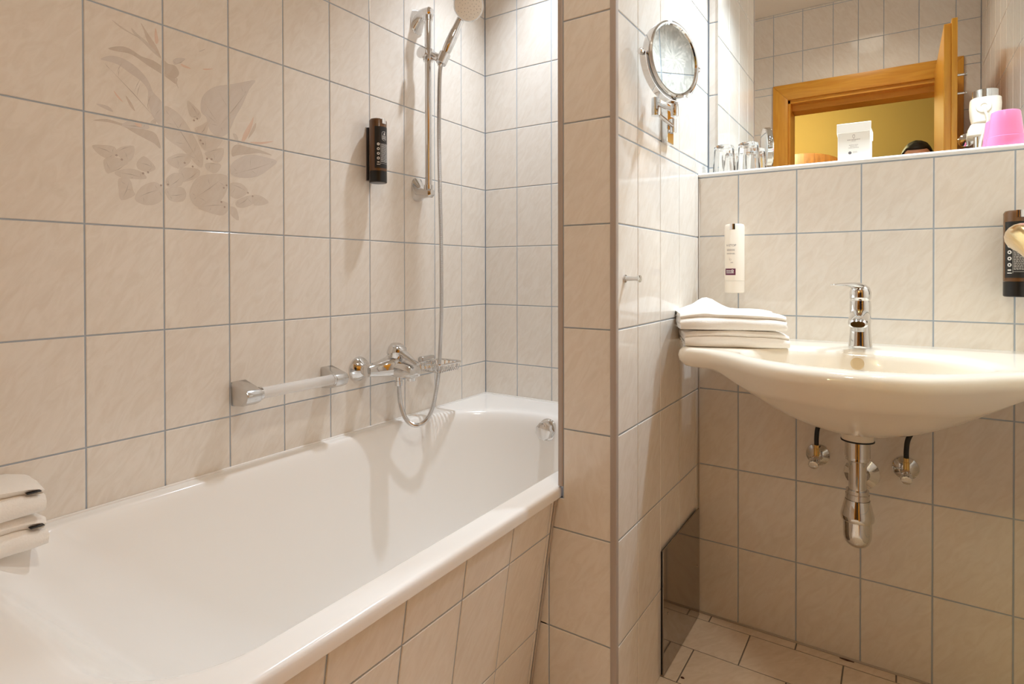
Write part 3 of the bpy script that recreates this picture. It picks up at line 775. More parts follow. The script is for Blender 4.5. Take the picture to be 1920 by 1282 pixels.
# ------------------------------------------------------------------ soap basket
t = thing('soap_basket', 'chrome wire soap basket on the wall beside bath mixer tap', 'soap dish', (0, 1.487, 0.70))
MB().box((0.0, 1.455, 0.690), (0.020, 1.520, 0.722), 0.006, 3).build('mounting_block', M['chrome_soft'], t)
def rr_loop(x0, x1, y0, y1, r, z, n=6):
    return [Vector(p) for p in rrect(x0, x1, y0, y1, r, r, z, n, 2)]
lp = rr_loop(0.018, 0.118, 1.430, 1.545, 0.018, 0.705)
MB().tube(lp + [lp[0], lp[1]], 0.0034, 8).build('top_wire', M['chrome'], t)
lp = rr_loop(0.028, 0.108, 1.440, 1.535, 0.014, 0.681)
MB().tube(lp + [lp[0], lp[1]], 0.0018, 8).build('bottom_wire', M['chrome'], t)
for k in range(9):
    y = 1.444 + k * 0.0109
    MB().tube([(0.0185, y, 0.705), (0.020, y, 0.690), (0.026, y, 0.6795), (0.040, y, 0.6785), (0.096, y, 0.6785), (0.110, y, 0.6795), (0.1165, y, 0.690), (0.118, y, 0.705)], 0.0018, 6).build('cross_wire', M['chrome'], t)
for y0, y1, s in ((1.430, 1.4425, 1), (1.545, 1.5325, -1)):
    for k in range(4):
        x = 0.042 + k * 0.018
        MB().tube([(x, y0, 0.705), (x, y0 + s * 0.003, 0.688), (x, y1, 0.680)], 0.0018, 6).build('cross_wire', M['chrome'], t)

# ------------------------------------------------------------------ dispensers
def text_mesh(txt, size, mx, align='CENTER'):
    cu = bpy.data.curves.new('lettering', 'FONT')
    cu.body = txt; cu.size = size; cu.align_x = align; cu.align_y = 'CENTER'; cu.resolution_u = 2
    ob = bpy.data.objects.new('lettering', cu)
    COL.objects.link(ob)
    bpy.context.view_layer.update()
    me = bpy.data.meshes.new_from_object(ob.evaluated_get(bpy.context.evaluated_depsgraph_get()))
    vs = [v.co.copy() for v in me.vertices]; fs = [tuple(p.vertices) for p in me.polygons]
    bpy.data.objects.remove(ob); bpy.data.curves.remove(cu); bpy.data.meshes.remove(me)
    return [mx(v) for v in vs], fs

def dispenser(name, label, centre, normal, z0, scheme, group=None):
    """a tube bottle clipped in a flat wall holder; the bottle's axis stands 0.040 from the wall"""
    c = Vector((centre[0], centre[1], 0)); n = Vector(normal); s_ = Z_.cross(n)       # s_: to the right seen from the room... along the wall
    R_, H = 0.0262, 0.191
    t = thing(name, label, 'dispenser', (c.x, c.y, z0), group)
    wallp = c - n * 0.040
    hm = basis(s_, Z_, n, (wallp.x, wallp.y, z0))
    main, cap, hold = (M['brown'], M['black'], M['black']) if scheme == 'brown' else (M['cream'], M['cream'], M['cream'])
    h = MB().box((-0.0125, 0.010, 0.0), (0.0125, 0.170, 0.012), 0.002, 2, hm).box((-0.010, 0.020, 0.008), (0.010, 0.160, 0.018), 0.001, 1, hm).build('wall_holder', hold, t)
    MB().box((-0.0138, 0.008, 0.0), (0.0138, 0.172, 0.003), 0.001, 1, hm).build('holder_rim', M['profile'] if scheme == 'brown' else M['cream'], h)
    MB().lathe([(0.001, 0.034), (R_, 0.034), (R_, H - 0.006), (R_ - 0.003, H - 0.001), (R_ - 0.007, H), (0.001, H - 0.003)], (c.x, c.y, z0), (0, 0, 1), 48, 1, 1).build('bottle', main, t)
    MB().lathe([(0.001, 0.0), (R_ - 0.002, 0.0), (R_, 0.002), (R_, 0.0335), (0.001, 0.0335)], (c.x, c.y, z0), (0, 0, 1), 48).build('base_cap', cap, t)
    def wrap(r):
        def f(v):
            a = v[0] / R_
            d = s_ * math.sin(a) * r + n * math.cos(a) * r
            return Vector((c.x + d.x, c.y + d.y, z0 + v[1]))
        return f
    def patch(mb, x0, x1, y0, y1, r, k=6):
        f = wrap(r)
        vs = []
        for i in range(k + 1):
            x = x0 + (x1 - x0) * i / k
            vs += [f((x, y0)), f((x, y1))]
        mb.add(vs, [(2 * i, 2 * i + 2, 2 * i + 3, 2 * i + 1) for i in range(k)])
        return mb
    def ringp(mb, x, y, r0, r1, r, k=16):
        f = wrap(r); vs = []
        for i in range(k):
            a = 2 * math.pi * i / k
            vs += [f((x + r0 * math.cos(a), y + r0 * math.sin(a))), f((x + r1 * math.cos(a), y + r1 * math.sin(a)))]
        mb.add(vs, [(2 * i, (2 * i + 2) % (2 * k), (2 * i + 3) % (2 * k), 2 * i + 1) for i in range(k)])
        return mb
    rp = R_ + 0.0002
    patch(MB(), -0.007, 0.007, H - 0.016, H - 0.0005, R_ + 0.0007, 4).build('push_button', M['chrome'], t, recalc=False)
    if scheme == 'brown':
        lb = patch(MB(), -0.030, 0.022, 0.042, 0.166, rp, 16).build('label_panel', M['label_black'], t, recalc=False)
        ink = MB()
        r2 = R_ + 0.0004
        # arched emblem
        f = wrap(r2)
        for (ra, rb, y0, y1) in ((0.0085, 0.0078, 0.130, 0.146),):
            ou = [(ra * math.cos(a), y1 + ra * 0.7 * math.sin(a)) for a in [math.pi * i / 12 for i in range(13)]] + [(ra * math.cos(a), y0 + ra * 0.7 * math.sin(a)) for a in [math.pi + math.pi * i / 12 for i in range(13)]]
            inn = [(p[0] * rb / ra, (p[1] - 0.138) * 0.955 + 0.138) for p in ou]
            vs = [f(p) for p in ou] + [f(p) for p in inn]; k = len(ou)
            ink.add(vs, [(i, (i + 1) % k, k + (i + 1) % k, k + i) for i in range(k)])
        ink.add([f((0, 0.151)), f((-0.003, 0.141)), f((0.003, 0.141))], [(0, 1, 2)])
        for q in (0.1375, 0.1345, 0.1315, 0.1285):
            patch(ink, -0.0065, 0.0065, q, q + 0.0011, r2, 3)
        for i, y in enumerate((0.1125, 0.0985, 0.0845, 0.0705)):
            ringp(ink, -0.019, y, 0.0042, 0.0019 if i else 0.0012, r2, 14)
        patch(ink, -0.0225, -0.0155, 0.0575, 0.0605, r2, 3); patch(ink, -0.0235, -0.0145, 0.0515, 0.0535, r2, 3)
        patch(ink, -0.0128, -0.0124, 0.052, 0.116, r2, 1)
        patch(ink, -0.0125, 0.021, 0.0555, 0.0560, r2, 10)
        rnd = random.Random(9)
        for k in range(20):
            y = 0.060 + k * 0.0028
            x = -0.011
            while x < 0.019:
                w = rnd.uniform(0.002, 0.006)
                patch(ink, x, min(x + w, 0.020), y, y + 0.0010, r2, 2)
                x += w + 0.0009
        ink.build('label_print', M['ink_white'], lb, smooth=0, recalc=False)
    else:
        f = wrap(rp)
        vs, fs = text_mesh('V-STOP', 0.0085, lambda v: f((v.x - 0.004, v.y + 0.131)))
        lb = MB().add(vs, fs).build('lettering', M['ink_grey'], t, smooth=0, recalc=False)
        ink = MB(); rnd = random.Random(5)
        x = -0.016
        while x < 0.007:                              # a boxed line too small to read
            patch(ink, x, x + 0.0013, 0.1165, 0.1205, rp, 1); x += 0.0021
        patch(ink, -0.0168, 0.0078, 0.1225, 0.1228, rp, 6); patch(ink, -0.0168, 0.0078, 0.1142, 0.1145, rp, 6)
        ringp(ink, -0.005, 0.092, 0.0026, 0.0021, rp); patch(ink, -0.0078, -0.0074, 0.090, 0.098, rp, 1); patch(ink, -0.0045, 0.002, 0.0845, 0.0855, rp, 3); patch(ink, -0.0045, 0.002, 0.0825, 0.0833, rp, 3)
        ink.build('small_print', M['ink_soft'], t, smooth=0, recalc=False)
        vs, fs = text_mesh('HANDGEL', 0.0052, lambda v: f((v.x - 0.0045, v.y + 0.1085)))
        MB().add(vs, fs).build('lettering', M['ink_grey'], t, smooth=0, recalc=False)
        pl = patch(MB(), -0.0225, 0.0085, 0.0495, 0.0675, rp, 10).build('purple_label', M['ink_purple'], t, recalc=False)
        r2 = R_ + 0.0004
        ink = MB()
        x = -0.018
        while x < -0.004:
            patch(ink, x, x + 0.0016, 0.0590, 0.0628, r2, 1); x += 0.0024
        ringp(ink, 0.0005, 0.061, 0.0036, 0.0014, r2); patch(ink, -0.018, 0.0045, 0.0545, 0.0565, r2, 6)
        ink.build('label_print', M['ink_white'], pl, smooth=0, recalc=False)
    return t
dispenser('soap_dispenser', 'brown soap dispenser on the wall above bathtub beside shower rail', (0.040, 1.238), (1, 0, 0), 1.276, 'brown', 'brown soap dispensers')
dispenser('hand_gel_dispenser', 'slim white hand gel dispenser on the wall above folded towels', (0.9685, Y_S - 0.040), (0, -1, 0), 0.948, 'white')
dispenser('soap_dispenser', 'brown soap dispenser on the wall right of washbasin tap', (1.5705, Y_S - 0.040), (0, -1, 0), 0.950, 'brown', 'brown soap dispensers')

# ------------------------------------------------------------------ washbasin
SX, SZ0 = 1.274, 0.826
half = [(0.0, 1.178), (0.06, 1.184), (0.12, 1.207), (0.18, 1.258), (0.23, 1.312), (0.28, 1.352), (0.33, 1.368), (0.352, 1.374), (0.368, 1.390), (0.3745, 1.420), (0.376, 1.50), (0.376, 1.60), (0.374, 1.690), (0.366, 1.722), (0.350, 1.7300), (0.25, 1.7300), (0.12, 1.7300), (0.0, 1.7300)]
hs = spline([(a, b, 0) for a, b in half], 4)
outl = [Vector((SX + p.x, min(p.y, 1.7302), 0)) for p in hs] + [Vector((SX - p.x, min(p.y, 1.7302), 0)) for p in reversed(hs[1:-1])]
NB = len(outl)
bc = Vector((SX, 1.385, 0))
def inner(k, a, b, off=0.0):
    """ellipse point in the direction of outline point k"""
    d = outl[k] - bc
    th = math.atan2(d.y / b, d.x / a)
    return Vector((bc.x + a * math.cos(th), bc.y + off + b * math.sin(th), 0))
rings = []
def ring(fn_, z):
    rings.append([Vector((p.x, p.y, z)) for p in (fn_(k) for k in range(NB))])
def outset(k, d):
    p = outl[k]; q = (p - Vector((SX, 1.50, 0))).normalized()
    r = p - q * d
    return Vector((r.x, min(r.y, 1.7302), 0))
for a, b, z in ((0.02, 0.02, 0.690), (0.06, 0.045, 0.692), (0.11, 0.075, 0.700), (0.155, 0.100, 0.722), (0.187, 0.119, 0.756), (0.204, 0.128, 0.788), (0.2125, 0.1335, 0.810), (0.218, 0.138, 0.8195), (0.224, 0.144, 0.8245)):
    ring(lambda k: inner(k, a, b), z)
ring(lambda k: inner(k, 0.224, 0.144).lerp(outset(k, 0.022), 0.30), SZ0)
ring(lambda k: inner(k, 0.224, 0.144).lerp(outset(k, 0.022), 0.68), SZ0)
ring(lambda k: outset(k, 0.019), SZ0)
ring(lambda k: outset(k, 0.010), SZ0 - 0.0025)
ring(lambda k: outset(k, 0.003), SZ0 - 0.009)
ring(lambda k: outset(k, 0.000), SZ0 - 0.020)
ring(lambda k: outset(k, 0.002), SZ0 - 0.031)
ring(lambda k: outset(k, 0.010), SZ0 - 0.040)
def under(s):
    out = []
    c = Vector((SX, 1.50, 0))
    for k in range(NB):
        p = c.lerp(outset(k, 0.016), s)
        dx, dy = p.x - SX, p.y - 1.50
        ay = 0.335 if dy < 0 else 0.30
        r2 = (abs(dx) / 0.300) ** 2 + (dy / ay) ** 2
        z = SZ0 - 0.044 - (0.132 * (max(0.0, 1 - r2)) ** 1.15)
        out.append(Vector((p.x, p.y, z)))
    return out
for s in (1.0, 0.93, 0.85, 0.76, 0.66, 0.56, 0.46, 0.36, 0.26, 0.17, 0.09):
    rings.append(under(s))
t = thing('washbasin', 'white ceramic washbasin with curved front below the mirror', 'washbasin', (SX, 1.60, 0.80))
MB().loft(rings, True, True).build('basin', M['ceramic'], t, smooth=70)
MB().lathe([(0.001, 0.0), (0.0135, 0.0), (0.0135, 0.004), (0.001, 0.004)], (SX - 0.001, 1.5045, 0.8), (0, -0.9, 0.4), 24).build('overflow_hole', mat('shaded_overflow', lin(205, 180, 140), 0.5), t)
MB().lathe([(0.001, 0.0), (0.034, 0.0), (0.035, 0.012), (0.033, 0.040), (0.001, 0.040)], (SX - 0.004, 1.585, 0.612), (0, 0, 1), 40).build('drain_collar', M['ceramic'], t)
MB().lathe([(0.001, 0.0), (0.026, 0.0), (0.026, 0.004), (0.001, 0.006)], (SX, 1.385, 0.692), (0, 0, 1), 28).build('plug', M['chrome'], t)

# tap on the basin
t = thing('basin_tap', 'chrome single lever tap standing on the washbasin', 'tap', (SX, 1.602, SZ0))
TY = 1.606
b = MB()
b.loft([ell_ring((SX, y, z), X_, Y_, a, c, 32, 2.5) for y, z, a, c in [(TY, SZ0 + 0.0002, 0.0250, 0.0250), (TY, SZ0 + 0.004, 0.0250, 0.0250), (TY, SZ0 + 0.010, 0.0238, 0.0245), (TY, SZ0 + 0.045, 0.0215, 0.0232), (TY, SZ0 + 0.070, 0.0220, 0.0240), (TY, SZ0 + 0.098, 0.0225, 0.0245), (TY, SZ0 + 0.112, 0.0215, 0.0230)]])
b.build('tap_body', M['chrome'], t)
sp_ = MB().loft([ell_ring((SX, y, z), X_, Z_, a, c, 24, 2.5) for y, z, a, c in [(TY - 0.005, SZ0 + 0.074, 0.0200, 0.0190), (TY - 0.040, SZ0 + 0.074, 0.0205, 0.0155), (TY - 0.075, SZ0 + 0.070, 0.0205, 0.0135), (TY - 0.102, SZ0 + 0.065, 0.0195, 0.0115), (TY - 0.110, SZ0 + 0.063, 0.0140, 0.0070)]])
sp_.build('spout', M['chrome'], t)
MB().lathe([(0.001, 0.0), (0.0125, 0.0), (0.0130, 0.012), (0.001, 0.012)], (SX, TY - 0.092, SZ0 + 0.046), (0, 0, 1), 24).build('aerator', M['chrome_soft'], t)
lv = MB().loft([ell_ring((SX, y, z), X_, Y_, a, c, 32, 2.4) for y, z, a, c in [(TY, SZ0 + 0.113, 0.0205, 0.0230), (TY, SZ0 + 0.118, 0.0225, 0.0245), (TY, SZ0 + 0.132, 0.0225, 0.0250), (TY + 0.001, SZ0 + 0.143, 0.0190, 0.0220), (TY + 0.001, SZ0 + 0.150, 0.010, 0.0120)]]).build('lever_cap', M['chrome'], t)
ld = Vector((-0.62, -0.78, 0)).normalized(); ls = Vector((0.78, -0.62, 0))
cc = Vector((SX, TY, SZ0))
MB().loft([ell_ring(cc + ld * d + Z_ * z, ls, Z_, a, c, 20, 2.6) for d, z, a, c in [(-0.012, 0.139, 0.014, 0.008), (0.010, 0.146, 0.016, 0.0085), (0.035, 0.1495, 0.0145, 0.0055), (0.060, 0.150, 0.012, 0.0035), (0.082, 0.1495, 0.0085, 0.0022), (0.088, 0.1495, 0.004, 0.0012)]]).build('lever', M['chrome'], lv)

# trap and valves below
t = thing('bottle_trap', 'chrome bottle trap hanging below the washbasin', 'trap', (SX - 0.004, 1.60, 0.36))
tx, ty = SX - 0.004, 1.585
q = 0.0
MB().lathe([(0.001, 0), (0.0350, 0.0), (0.0350, 0.003), (0.001, 0.003)], (tx, ty, 0.6085), (0, 0, 1), 36).build('gasket', M['rubber'], t)
MB().lathe([(0.001, 0), (0.0262, 0.0), (0.0262, 0.037), (0.001, 0.037)], (tx, ty, 0.571), (0, 0, 1), 36).build('upper_pipe', M['chrome'], t)
MB().lathe([(0.001, 0), (0.022, 0.0), (0.0245, 0.002), (0.0245, 0.006), (0.0235, 0.009), (0.001, 0.009)], (tx, ty, 0.5615), (0, 0, 1), 36).build('ring_nut', M['chrome'], t)
MB().lathe([(0.001, 0), (0.0186, 0.0), (0.0186, 0.070), (0.001, 0.070)], (tx, ty, 0.492), (0, 0, 1), 36).build('lower_pipe', M['chrome'], t)
MB().lathe([(0.001, 0), (0.0250, 0.0), (0.0250, 0.013), (0.0238, 0.014), (0.0238, 0.022), (0.001, 0.022)], (tx, ty, 0.471), (0, 0, 1), 36).build('upper_nut', M['chrome_soft'], t)
cn = MB().lathe([(0.001, 0), (0.0330, 0.0), (0.0352, 0.004), (0.0348, 0.014), (0.0262, 0.049), (0.001, 0.049)], (tx, ty, 0.4215), (0, 0, 1), 36).build('cone_nut', M['chrome'], t)
MB().lathe([(0.001, 0.0), (0.010, 0.001), (0.019, 0.0055), (0.0255, 0.013), (0.0292, 0.024), (0.0300, 0.036), (0.0300, 0.066), (0.001, 0.066)], (tx, ty, 0.357), (0, 0, 1), 36).build('cup', M['chrome'], t)
MB().tube([(tx, ty, 0.498), (tx, ty + 0.03, 0.498), (tx + 0.001, Y_S - 0.002, 0.498)], 0.0160, 24).build('wall_pipe', M['chrome'], t)
MB().lathe([(0.001, 0), (0.0400, 0.0), (0.0395, 0.003), (0.030, 0.008), (0.0185, 0.014), (0.0165, 0.020), (0.001, 0.020)], (1.273, Y_S - 0.0005, 0.490), (0, -1, 0), 40).build('escutcheon', M['chrome'], t)
for nm, lab, vx, vz, hx, kx in (('angle_valve', 'chrome angle valve with black hose left of bottle trap', 1.1725, 0.5205, 1.194, -0.004), ('angle_valve', 'chrome angle valve with black hose right of bottle trap', 1.3655, 0.5200, 1.388, 0.001)):
    t = thing(nm, lab, 'valve', (vx, Y_S, vz), 'angle valves below the washbasin')
    MB().lathe([(0.001, 0), (0.0285, 0.0), (0.0280, 0.003), (0.020, 0.010), (0.012, 0.016), (0.001, 0.017)], (vx, Y_S - 0.0003, vz), (0, -1, 0), 36).build('escutcheon', M['chrome'], t)
    MB().lathe([(0.001, 0), (0.0085, 0.0), (0.0085, 0.030), (0.0105, 0.031), (0.0105, 0.040), (0.001, 0.040)], (vx, Y_S - 0.014, vz), (0, -1, 0), 24).build('valve_body', M['chrome'], t)
    kn = [(0.0125 * (1 - 0.12 * (k % 2)) * math.cos(math.pi * k / 12), 0.0125 * (1 - 0.12 * (k % 2)) * math.sin(math.pi * k / 12)) for k in range(24)]
    kd = Vector((0, -0.93, -0.37)).normalized(); ku = Vector((0, -0.37, 0.93))
    MB().prism(kn, 0.0, 0.020, basis((1, 0, 0), ku, -(Vector((1, 0, 0)).cross(ku)) if Vector((1, 0, 0)).cross(ku).dot(kd) < 0 else Vector((1, 0, 0)).cross(ku), (vx + kx, Y_S - 0.048, vz - 0.004)), 0.001).build('handwheel', M['chrome'], t)
    MB().lathe([(0.001, 0), (0.0068, 0.0), (0.0068, 0.020), (0.0058, 0.021), (0.0058, 0.030), (0.001, 0.030)], (vx + 0.001, Y_S - 0.042, vz + 0.006), (0, 0, 1), 20).build('hose_nut', M['brass'], t)
    MB().tube(spline([(vx + 0.001, Y_S - 0.042, vz + 0.033), (vx + 0.001, Y_S - 0.042, vz + 0.055), (vx + 0.005, Y_S - 0.046, vz + 0.085), (hx, Y_S - 0.058, vz + 0.125), (hx + 0.016, Y_S - 0.075, vz + 0.165)], 6), 0.0056, 12).build('hose', M['rubber'], t)

# access plate low on the side wall
t = thing('access_plate', 'polished steel access plate low on the side wall', 'plate', (PX1, 1.555, 0.003))
MB().box((PX1 + 0.0005, 1.402, 0.003), (PX1 + 0.004, 1.709, 0.310), 0.0, 1).build('backing', M['black'], t)
MB().box((PX1 + 0.0045, 1.4005, 0.002), (PX1 + 0.0080, 1.7135, 0.315), 0.0008, 1).build('cover', M['steel'], t)
for y, z in ((1.692, 0.153), (1.434, 0.143)):
    MB().lathe([(0.001, 0), (0.0036, 0.0), (0.0030, 0.0018), (0.001, 0.002)], (PX1 + 0.0079, y, z), (1, 0, 0), 14).build('screw', M['steel'], t)
o = MB().loft([[Vector((1.241 + 0.021 * (1 - abs(k - 3) / 3.2) ** 0.5 * math.cos(a) * 0 + (k - 3) * 0.0055, 1.7225 + 0.0035 * math.cos(a) * (1.05 - abs(k - 3) / 3.2), 0.0012 + 0.0012 * math.sin(a))) for a in [2 * math.pi * i / 8 for i in range(8)]] for k in range(7)]).build('paint_chip', M['stain'])
tag(o, 'small rust brown chip on the floor against the sink wall', 'chip')
o = MB().lathe([(0.001, 0), (0.005, 0.0), (0.004, 0.0018), (0.001, 0.002)], (0.906, 1.424, 0.0001), (0, 0, 1), 9, 1.0, 0.6).build('dirt_speck', M['stain'])
tag(o, 'tiny brown speck on a floor tile beside the access plate', 'speck')

# towel peg
t = thing('towel_peg', 'small chrome towel peg on the tiled partition side', 'hook', (PX1, 1.172, 0.992))
MB().lathe([(0.001, 0), (0.0085, 0.0), (0.0085, 0.003), (0.0050, 0.006), (0.001, 0.006)], (PX1, 1.172, 0.992), (1, -0.1, 0), 28).build('rose', M['chrome'], t)
MB().lathe([(0.001, 0.004), (0.0058, 0.004), (0.0048, 0.020), (0.0045, 0.030), (0.0075, 0.036), (0.0078, 0.039), (0.001, 0.040)], (PX1, 1.172, 0.992), (1, -0.22, 0), 28).build('stem', M['chrome'], t)

# ------------------------------------------------------------------ towels
def towel(name, label, cat, group, centre, rot, w, d, z0, layers, th, lift=None, seed=1, tagmark=False):
    """cloth folded back and forth: a ribbon of LAYERS layers, thickness TH each, width W along local x, folds at the front (-y)"""
    path = []
    lh = th * 1.02
    seq = []
    for L_ in range(layers):
        z = th / 2 + L_ * lh
        ys = [d / 2 - i * d / 10 for i in range(11)] if L_ % 2 == 0 else [-d / 2 + i * d / 10 for i in range(11)]
        if L_ < layers - 1:
            ys = ys[:-1] if True else ys
        for y in ys:
            seq.append((max(-d / 2 + lh * 0.6, min(d / 2 - lh * 0.6, y)), z))
        if L_ < layers - 1:
            s = -1 if L_ % 2 == 0 else 1
            for k in (-60, -20, 20, 60):
                a = math.radians(k)
                seq.append((s * (d / 2 - lh * 0.6 + lh * 0.58 * math.cos(a)), z + lh / 2 + lh / 2 * math.sin(a)))
    pts = []
    for p in seq:
        if not pts or (Vector(p) - Vector(pts[-1])).length > th * 0.15:
            pts.append(p)
    n = len(pts)
    left = []; right = []
    for i, p in enumerate(pts):
        a = Vector(pts[max(0, i - 1)]); b = Vector(pts[min(n - 1, i + 1)])
        t_ = (b - a).normalized(); nn = Vector((-t_.y, t_.x)) * th * 0.49
        left.append(Vector(p) + nn); right.append(Vector(p) - nn)
    e0 = Vector(pts[0]) + Vector((th * 0.4, 0)); e1 = Vector(pts[-1]) + (Vector(pts[-1]) - Vector(pts[-2])).normalized() * th * 0.4
    outl_ = left + [e1] + list(reversed(right)) + [e0]
    rings_ = []
    K = 22
    rn = random.Random(seed); ox = rn.uniform(0, 50)
    for k in range(K + 1):
        x = -w / 2 + w * k / K
        ring_ = []
        for p in outl_:
            y, z = p.x, p.y
            f = Vector((x * 18 + ox, y * 18, z * 30))
            nz_ = noise.noise(f) * 0.0034 + noise.noise(f * 2.7) * 0.0014
            ez = max(0.0, min(1.0, z / (layers * th)))
            sag = 1.0 - 0.22 * (abs(x) / (w / 2)) ** 5
            xx = x + noise.noise(Vector((y * 25 + ox, z * 60, 3))) * 0.006 * (abs(x) / (w / 2)) ** 3
            zz = z * sag + nz_ * ez
            yy = y * (1 - 0.10 * (abs(x) / (w / 2)) ** 6) + noise.noise(f * 1.3 + Vector((9, 9, 9))) * 0.004
            if lift:
                zz += lift(xx, yy, ez)
            ring_.append(Vector((xx, yy, zz)))
        rings_.append(ring_)
    zmin = min(p.z for r in rings_ for p in r)
    for r in rings_:
        for p in r: p.z += -zmin
    mx = Matrix.Translation(Vector((centre[0], centre[1], z0))) @ Matrix.Rotation(rot, 4, 'Z')
    t = thing(name, label, cat, (centre[0], centre[1], z0), group)
    mb = MB().loft(rings_, True, True, True, mx)
    o = mb.build('cloth', M['towel'], t, smooth=60)
    top = max(v[2] for v in mb.v)
    if tagmark:
        MB().box((w / 2 - 0.026, -d / 2 - 0.001, tagmark - 0.0008), (w / 2 - 0.006, -d / 2 + 0.014, tagmark + 0.0008), 0.0006, 1, mx).build('sewn_tag', M['rubber'], t)
    return t, top

SD = SZ0 + 0.0006
grp = 'folded towels on the washbasin'
RT = math.radians(22)
_, top = towel('folded_towel', 'lower folded white towel lying on the left end of washbasin', 'towel', grp, (0.996, 1.522), RT, 0.235, 0.190, SD, 3, 0.0125, None, 3)
bump = lambda x, y, e: e * (0.030 * math.exp(-((x + 0.045) / 0.040) ** 2 - ((y - 0.03) / 0.07) ** 2) + 0.004 * max(0.0, -x / 0.11))
towel('folded_towel', 'upper folded white towel on the washbasin with a raised top corner', 'towel', grp, (0.988, 1.520), RT, 0.240, 0.193, top + 0.0003, 3, 0.0138, bump, 8)
grp = 'folded towels on the bathtub corner'
def tub_towel(lab, y1, z0, th, seed, tm):
    return towel('folded_towel', lab, 'towel', grp, (0.064, y1 - 0.13), math.radians(90), 0.26, 0.112, z0, 3, th, None, seed, tm)
_, top = tub_towel('lower folded white towel on the near bathtub corner', 0.392, RIM + 0.0006, 0.0188, 21, 0.0380)
tub_towel('upper folded white towel on the near bathtub corner', 0.388, top + 0.0003, 0.0192, 33, 0.0390)

# ------------------------------------------------------------------ mirror and the things on the ledge
mir = MB().box((0.889, 1.8305, LEDGE + 0.001), (X_R - 0.002, Y_M - 0.0005, 2.02), 0.0, 1).build('wall_mirror_glass', M['mirror'], smooth=0)
mir.name = 'large_mirror'
tag(mir, 'large frameless wall mirror standing on the tiled ledge', 'mirror')

def tumbler(label, x, y):
    prof = [(0.0001, 0.0850), (0.0230, 0.0850), (0.0258, 0.0835), (0.0272, 0.0800), (0.0292, 0.050), (0.0318, 0.0008), (0.0312, 0.0), (0.0300, 0.0008), (0.0276, 0.045), (0.0258, 0.0720), (0.0235, 0.0760), (0.0001, 0.0765)]
    rings_ = []
    n = 54
    for i, (r, h) in enumerate(prof):
        rr = []
        for j in range(n):
            a = 2 * math.pi * j / n
            k = 1 + (0.022 * math.cos(9 * a) if 2 <= i <= 4 else 0)
            rr.append((x + r * k * math.cos(a), y + r * k * math.sin(a), LEDGE + 0.0003 + h))
        rings_.append(rr)
    o = MB().loft(rings_, True, True).build('drinking_glass', M['glass'], smooth=40)
    tag(o, label, 'glass', 'drinking glasses on the ledge')
tumbler('upturned clear drinking glass on the ledge nearest the corner', 0.9190, 1.781)
tumbler('upturned clear drinking glass on the ledge, farther from the corner', 0.9870, 1.780)

t = thing('gift_box', 'small white lidded cardboard box on the mirror ledge', 'box', (1.250, 1.786, LEDGE))
Rb = Matrix.Translation(Vector((1.2505, 1.785, LEDGE + 0.0004))) @ Matrix.Rotation(math.radians(2), 4, 'Z')
bw, bd, bh = 0.0365, 0.029, 0.100
body_ = MB().box((-bw, -bd, 0), (bw, bd, bh - 0.006), 0.0008, 1, Rb).build('box_body', M['card'], t)
MB().box((-bw - 0.0022, -bd - 0.0022, bh - 0.0245), (bw + 0.0022, bd + 0.0022, bh), 0.0010, 1, Rb).build('lid', M['card'], t)
ink = MB()
def rect(mb, x0, x1, z0, z1, y, mx):
    mb.add([(x0, y, z0), (x1, y, z0), (x1, y, z1), (x0, y, z1)], [(0, 1, 2, 3)], mx)
yy = -bd - 0.0002
ring_o = [(0.0032 * math.sin(2 * math.pi * i / 16) * (0.6 + 0.4 * abs(math.sin(math.pi * i / 16))), 0.0645 - 0.0055 * math.cos(2 * math.pi * i / 16)) for i in range(16)]
ink.add([(p[0], yy, p[1]) for p in ring_o] + [(p[0] * 0.72, yy, 0.0645 + (p[1] - 0.0645) * 0.75) for p in ring_o], [(i, (i + 1) % 16, 16 + (i + 1) % 16, 16 + i) for i in range(16)], Rb)
rn = random.Random(2)
for z, w, h in ((0.0555, 0.0145, 0.0016), (0.0525, 0.005, 0.0010), (0.0420, 0.0105, 0.0012), (0.0385, 0.008, 0.0012), (0.0345, 0.0115, 0.0012)):
    x = -w
    while x < w:
        s = rn.uniform(0.0008, 0.0030); rect(ink, x, min(x + s, w), z, z + h, yy, Rb); x += s + 0.0007
for z in (0.0245, 0.0220):
    rect(ink, -0.002, 0.008, z, z + 0.0008, yy, Rb)
ink.build('small_print', M['ink_soft'], body_, smooth=0)
ink = MB()
ink.add([(-0.0085 + 0.0038 * math.cos(2 * math.pi * i / 16), yy, 0.0225 + 0.0038 * math.sin(2 * math.pi * i / 16)) for i in range(16)], [tuple(range(16))], Rb)
ink.build('round_mark', M['ink_grey'], body_, smooth=0)

t = thing('plastic_cup', 'upturned pink plastic cup at the right end of the ledge', 'cup', (1.560, 1.780, LEDGE))
MB().lathe([(0.0001, 0.088), (0.0235, 0.088), (0.0262, 0.0865), (0.0275, 0.083), (0.0300, 0.060), (0.0335, 0.028), (0.0352, 0.027), (0.0378, 0.001), (0.0374, 0.0), (0.0362, 0.0), (0.0335, 0.024), (0.0318, 0.028), (0.0262, 0.080), (0.0001, 0.084)], (1.5585, 1.781, LEDGE + 0.0004), (0, 0, 1), 44).build('cup_shell', M['pink'], t)

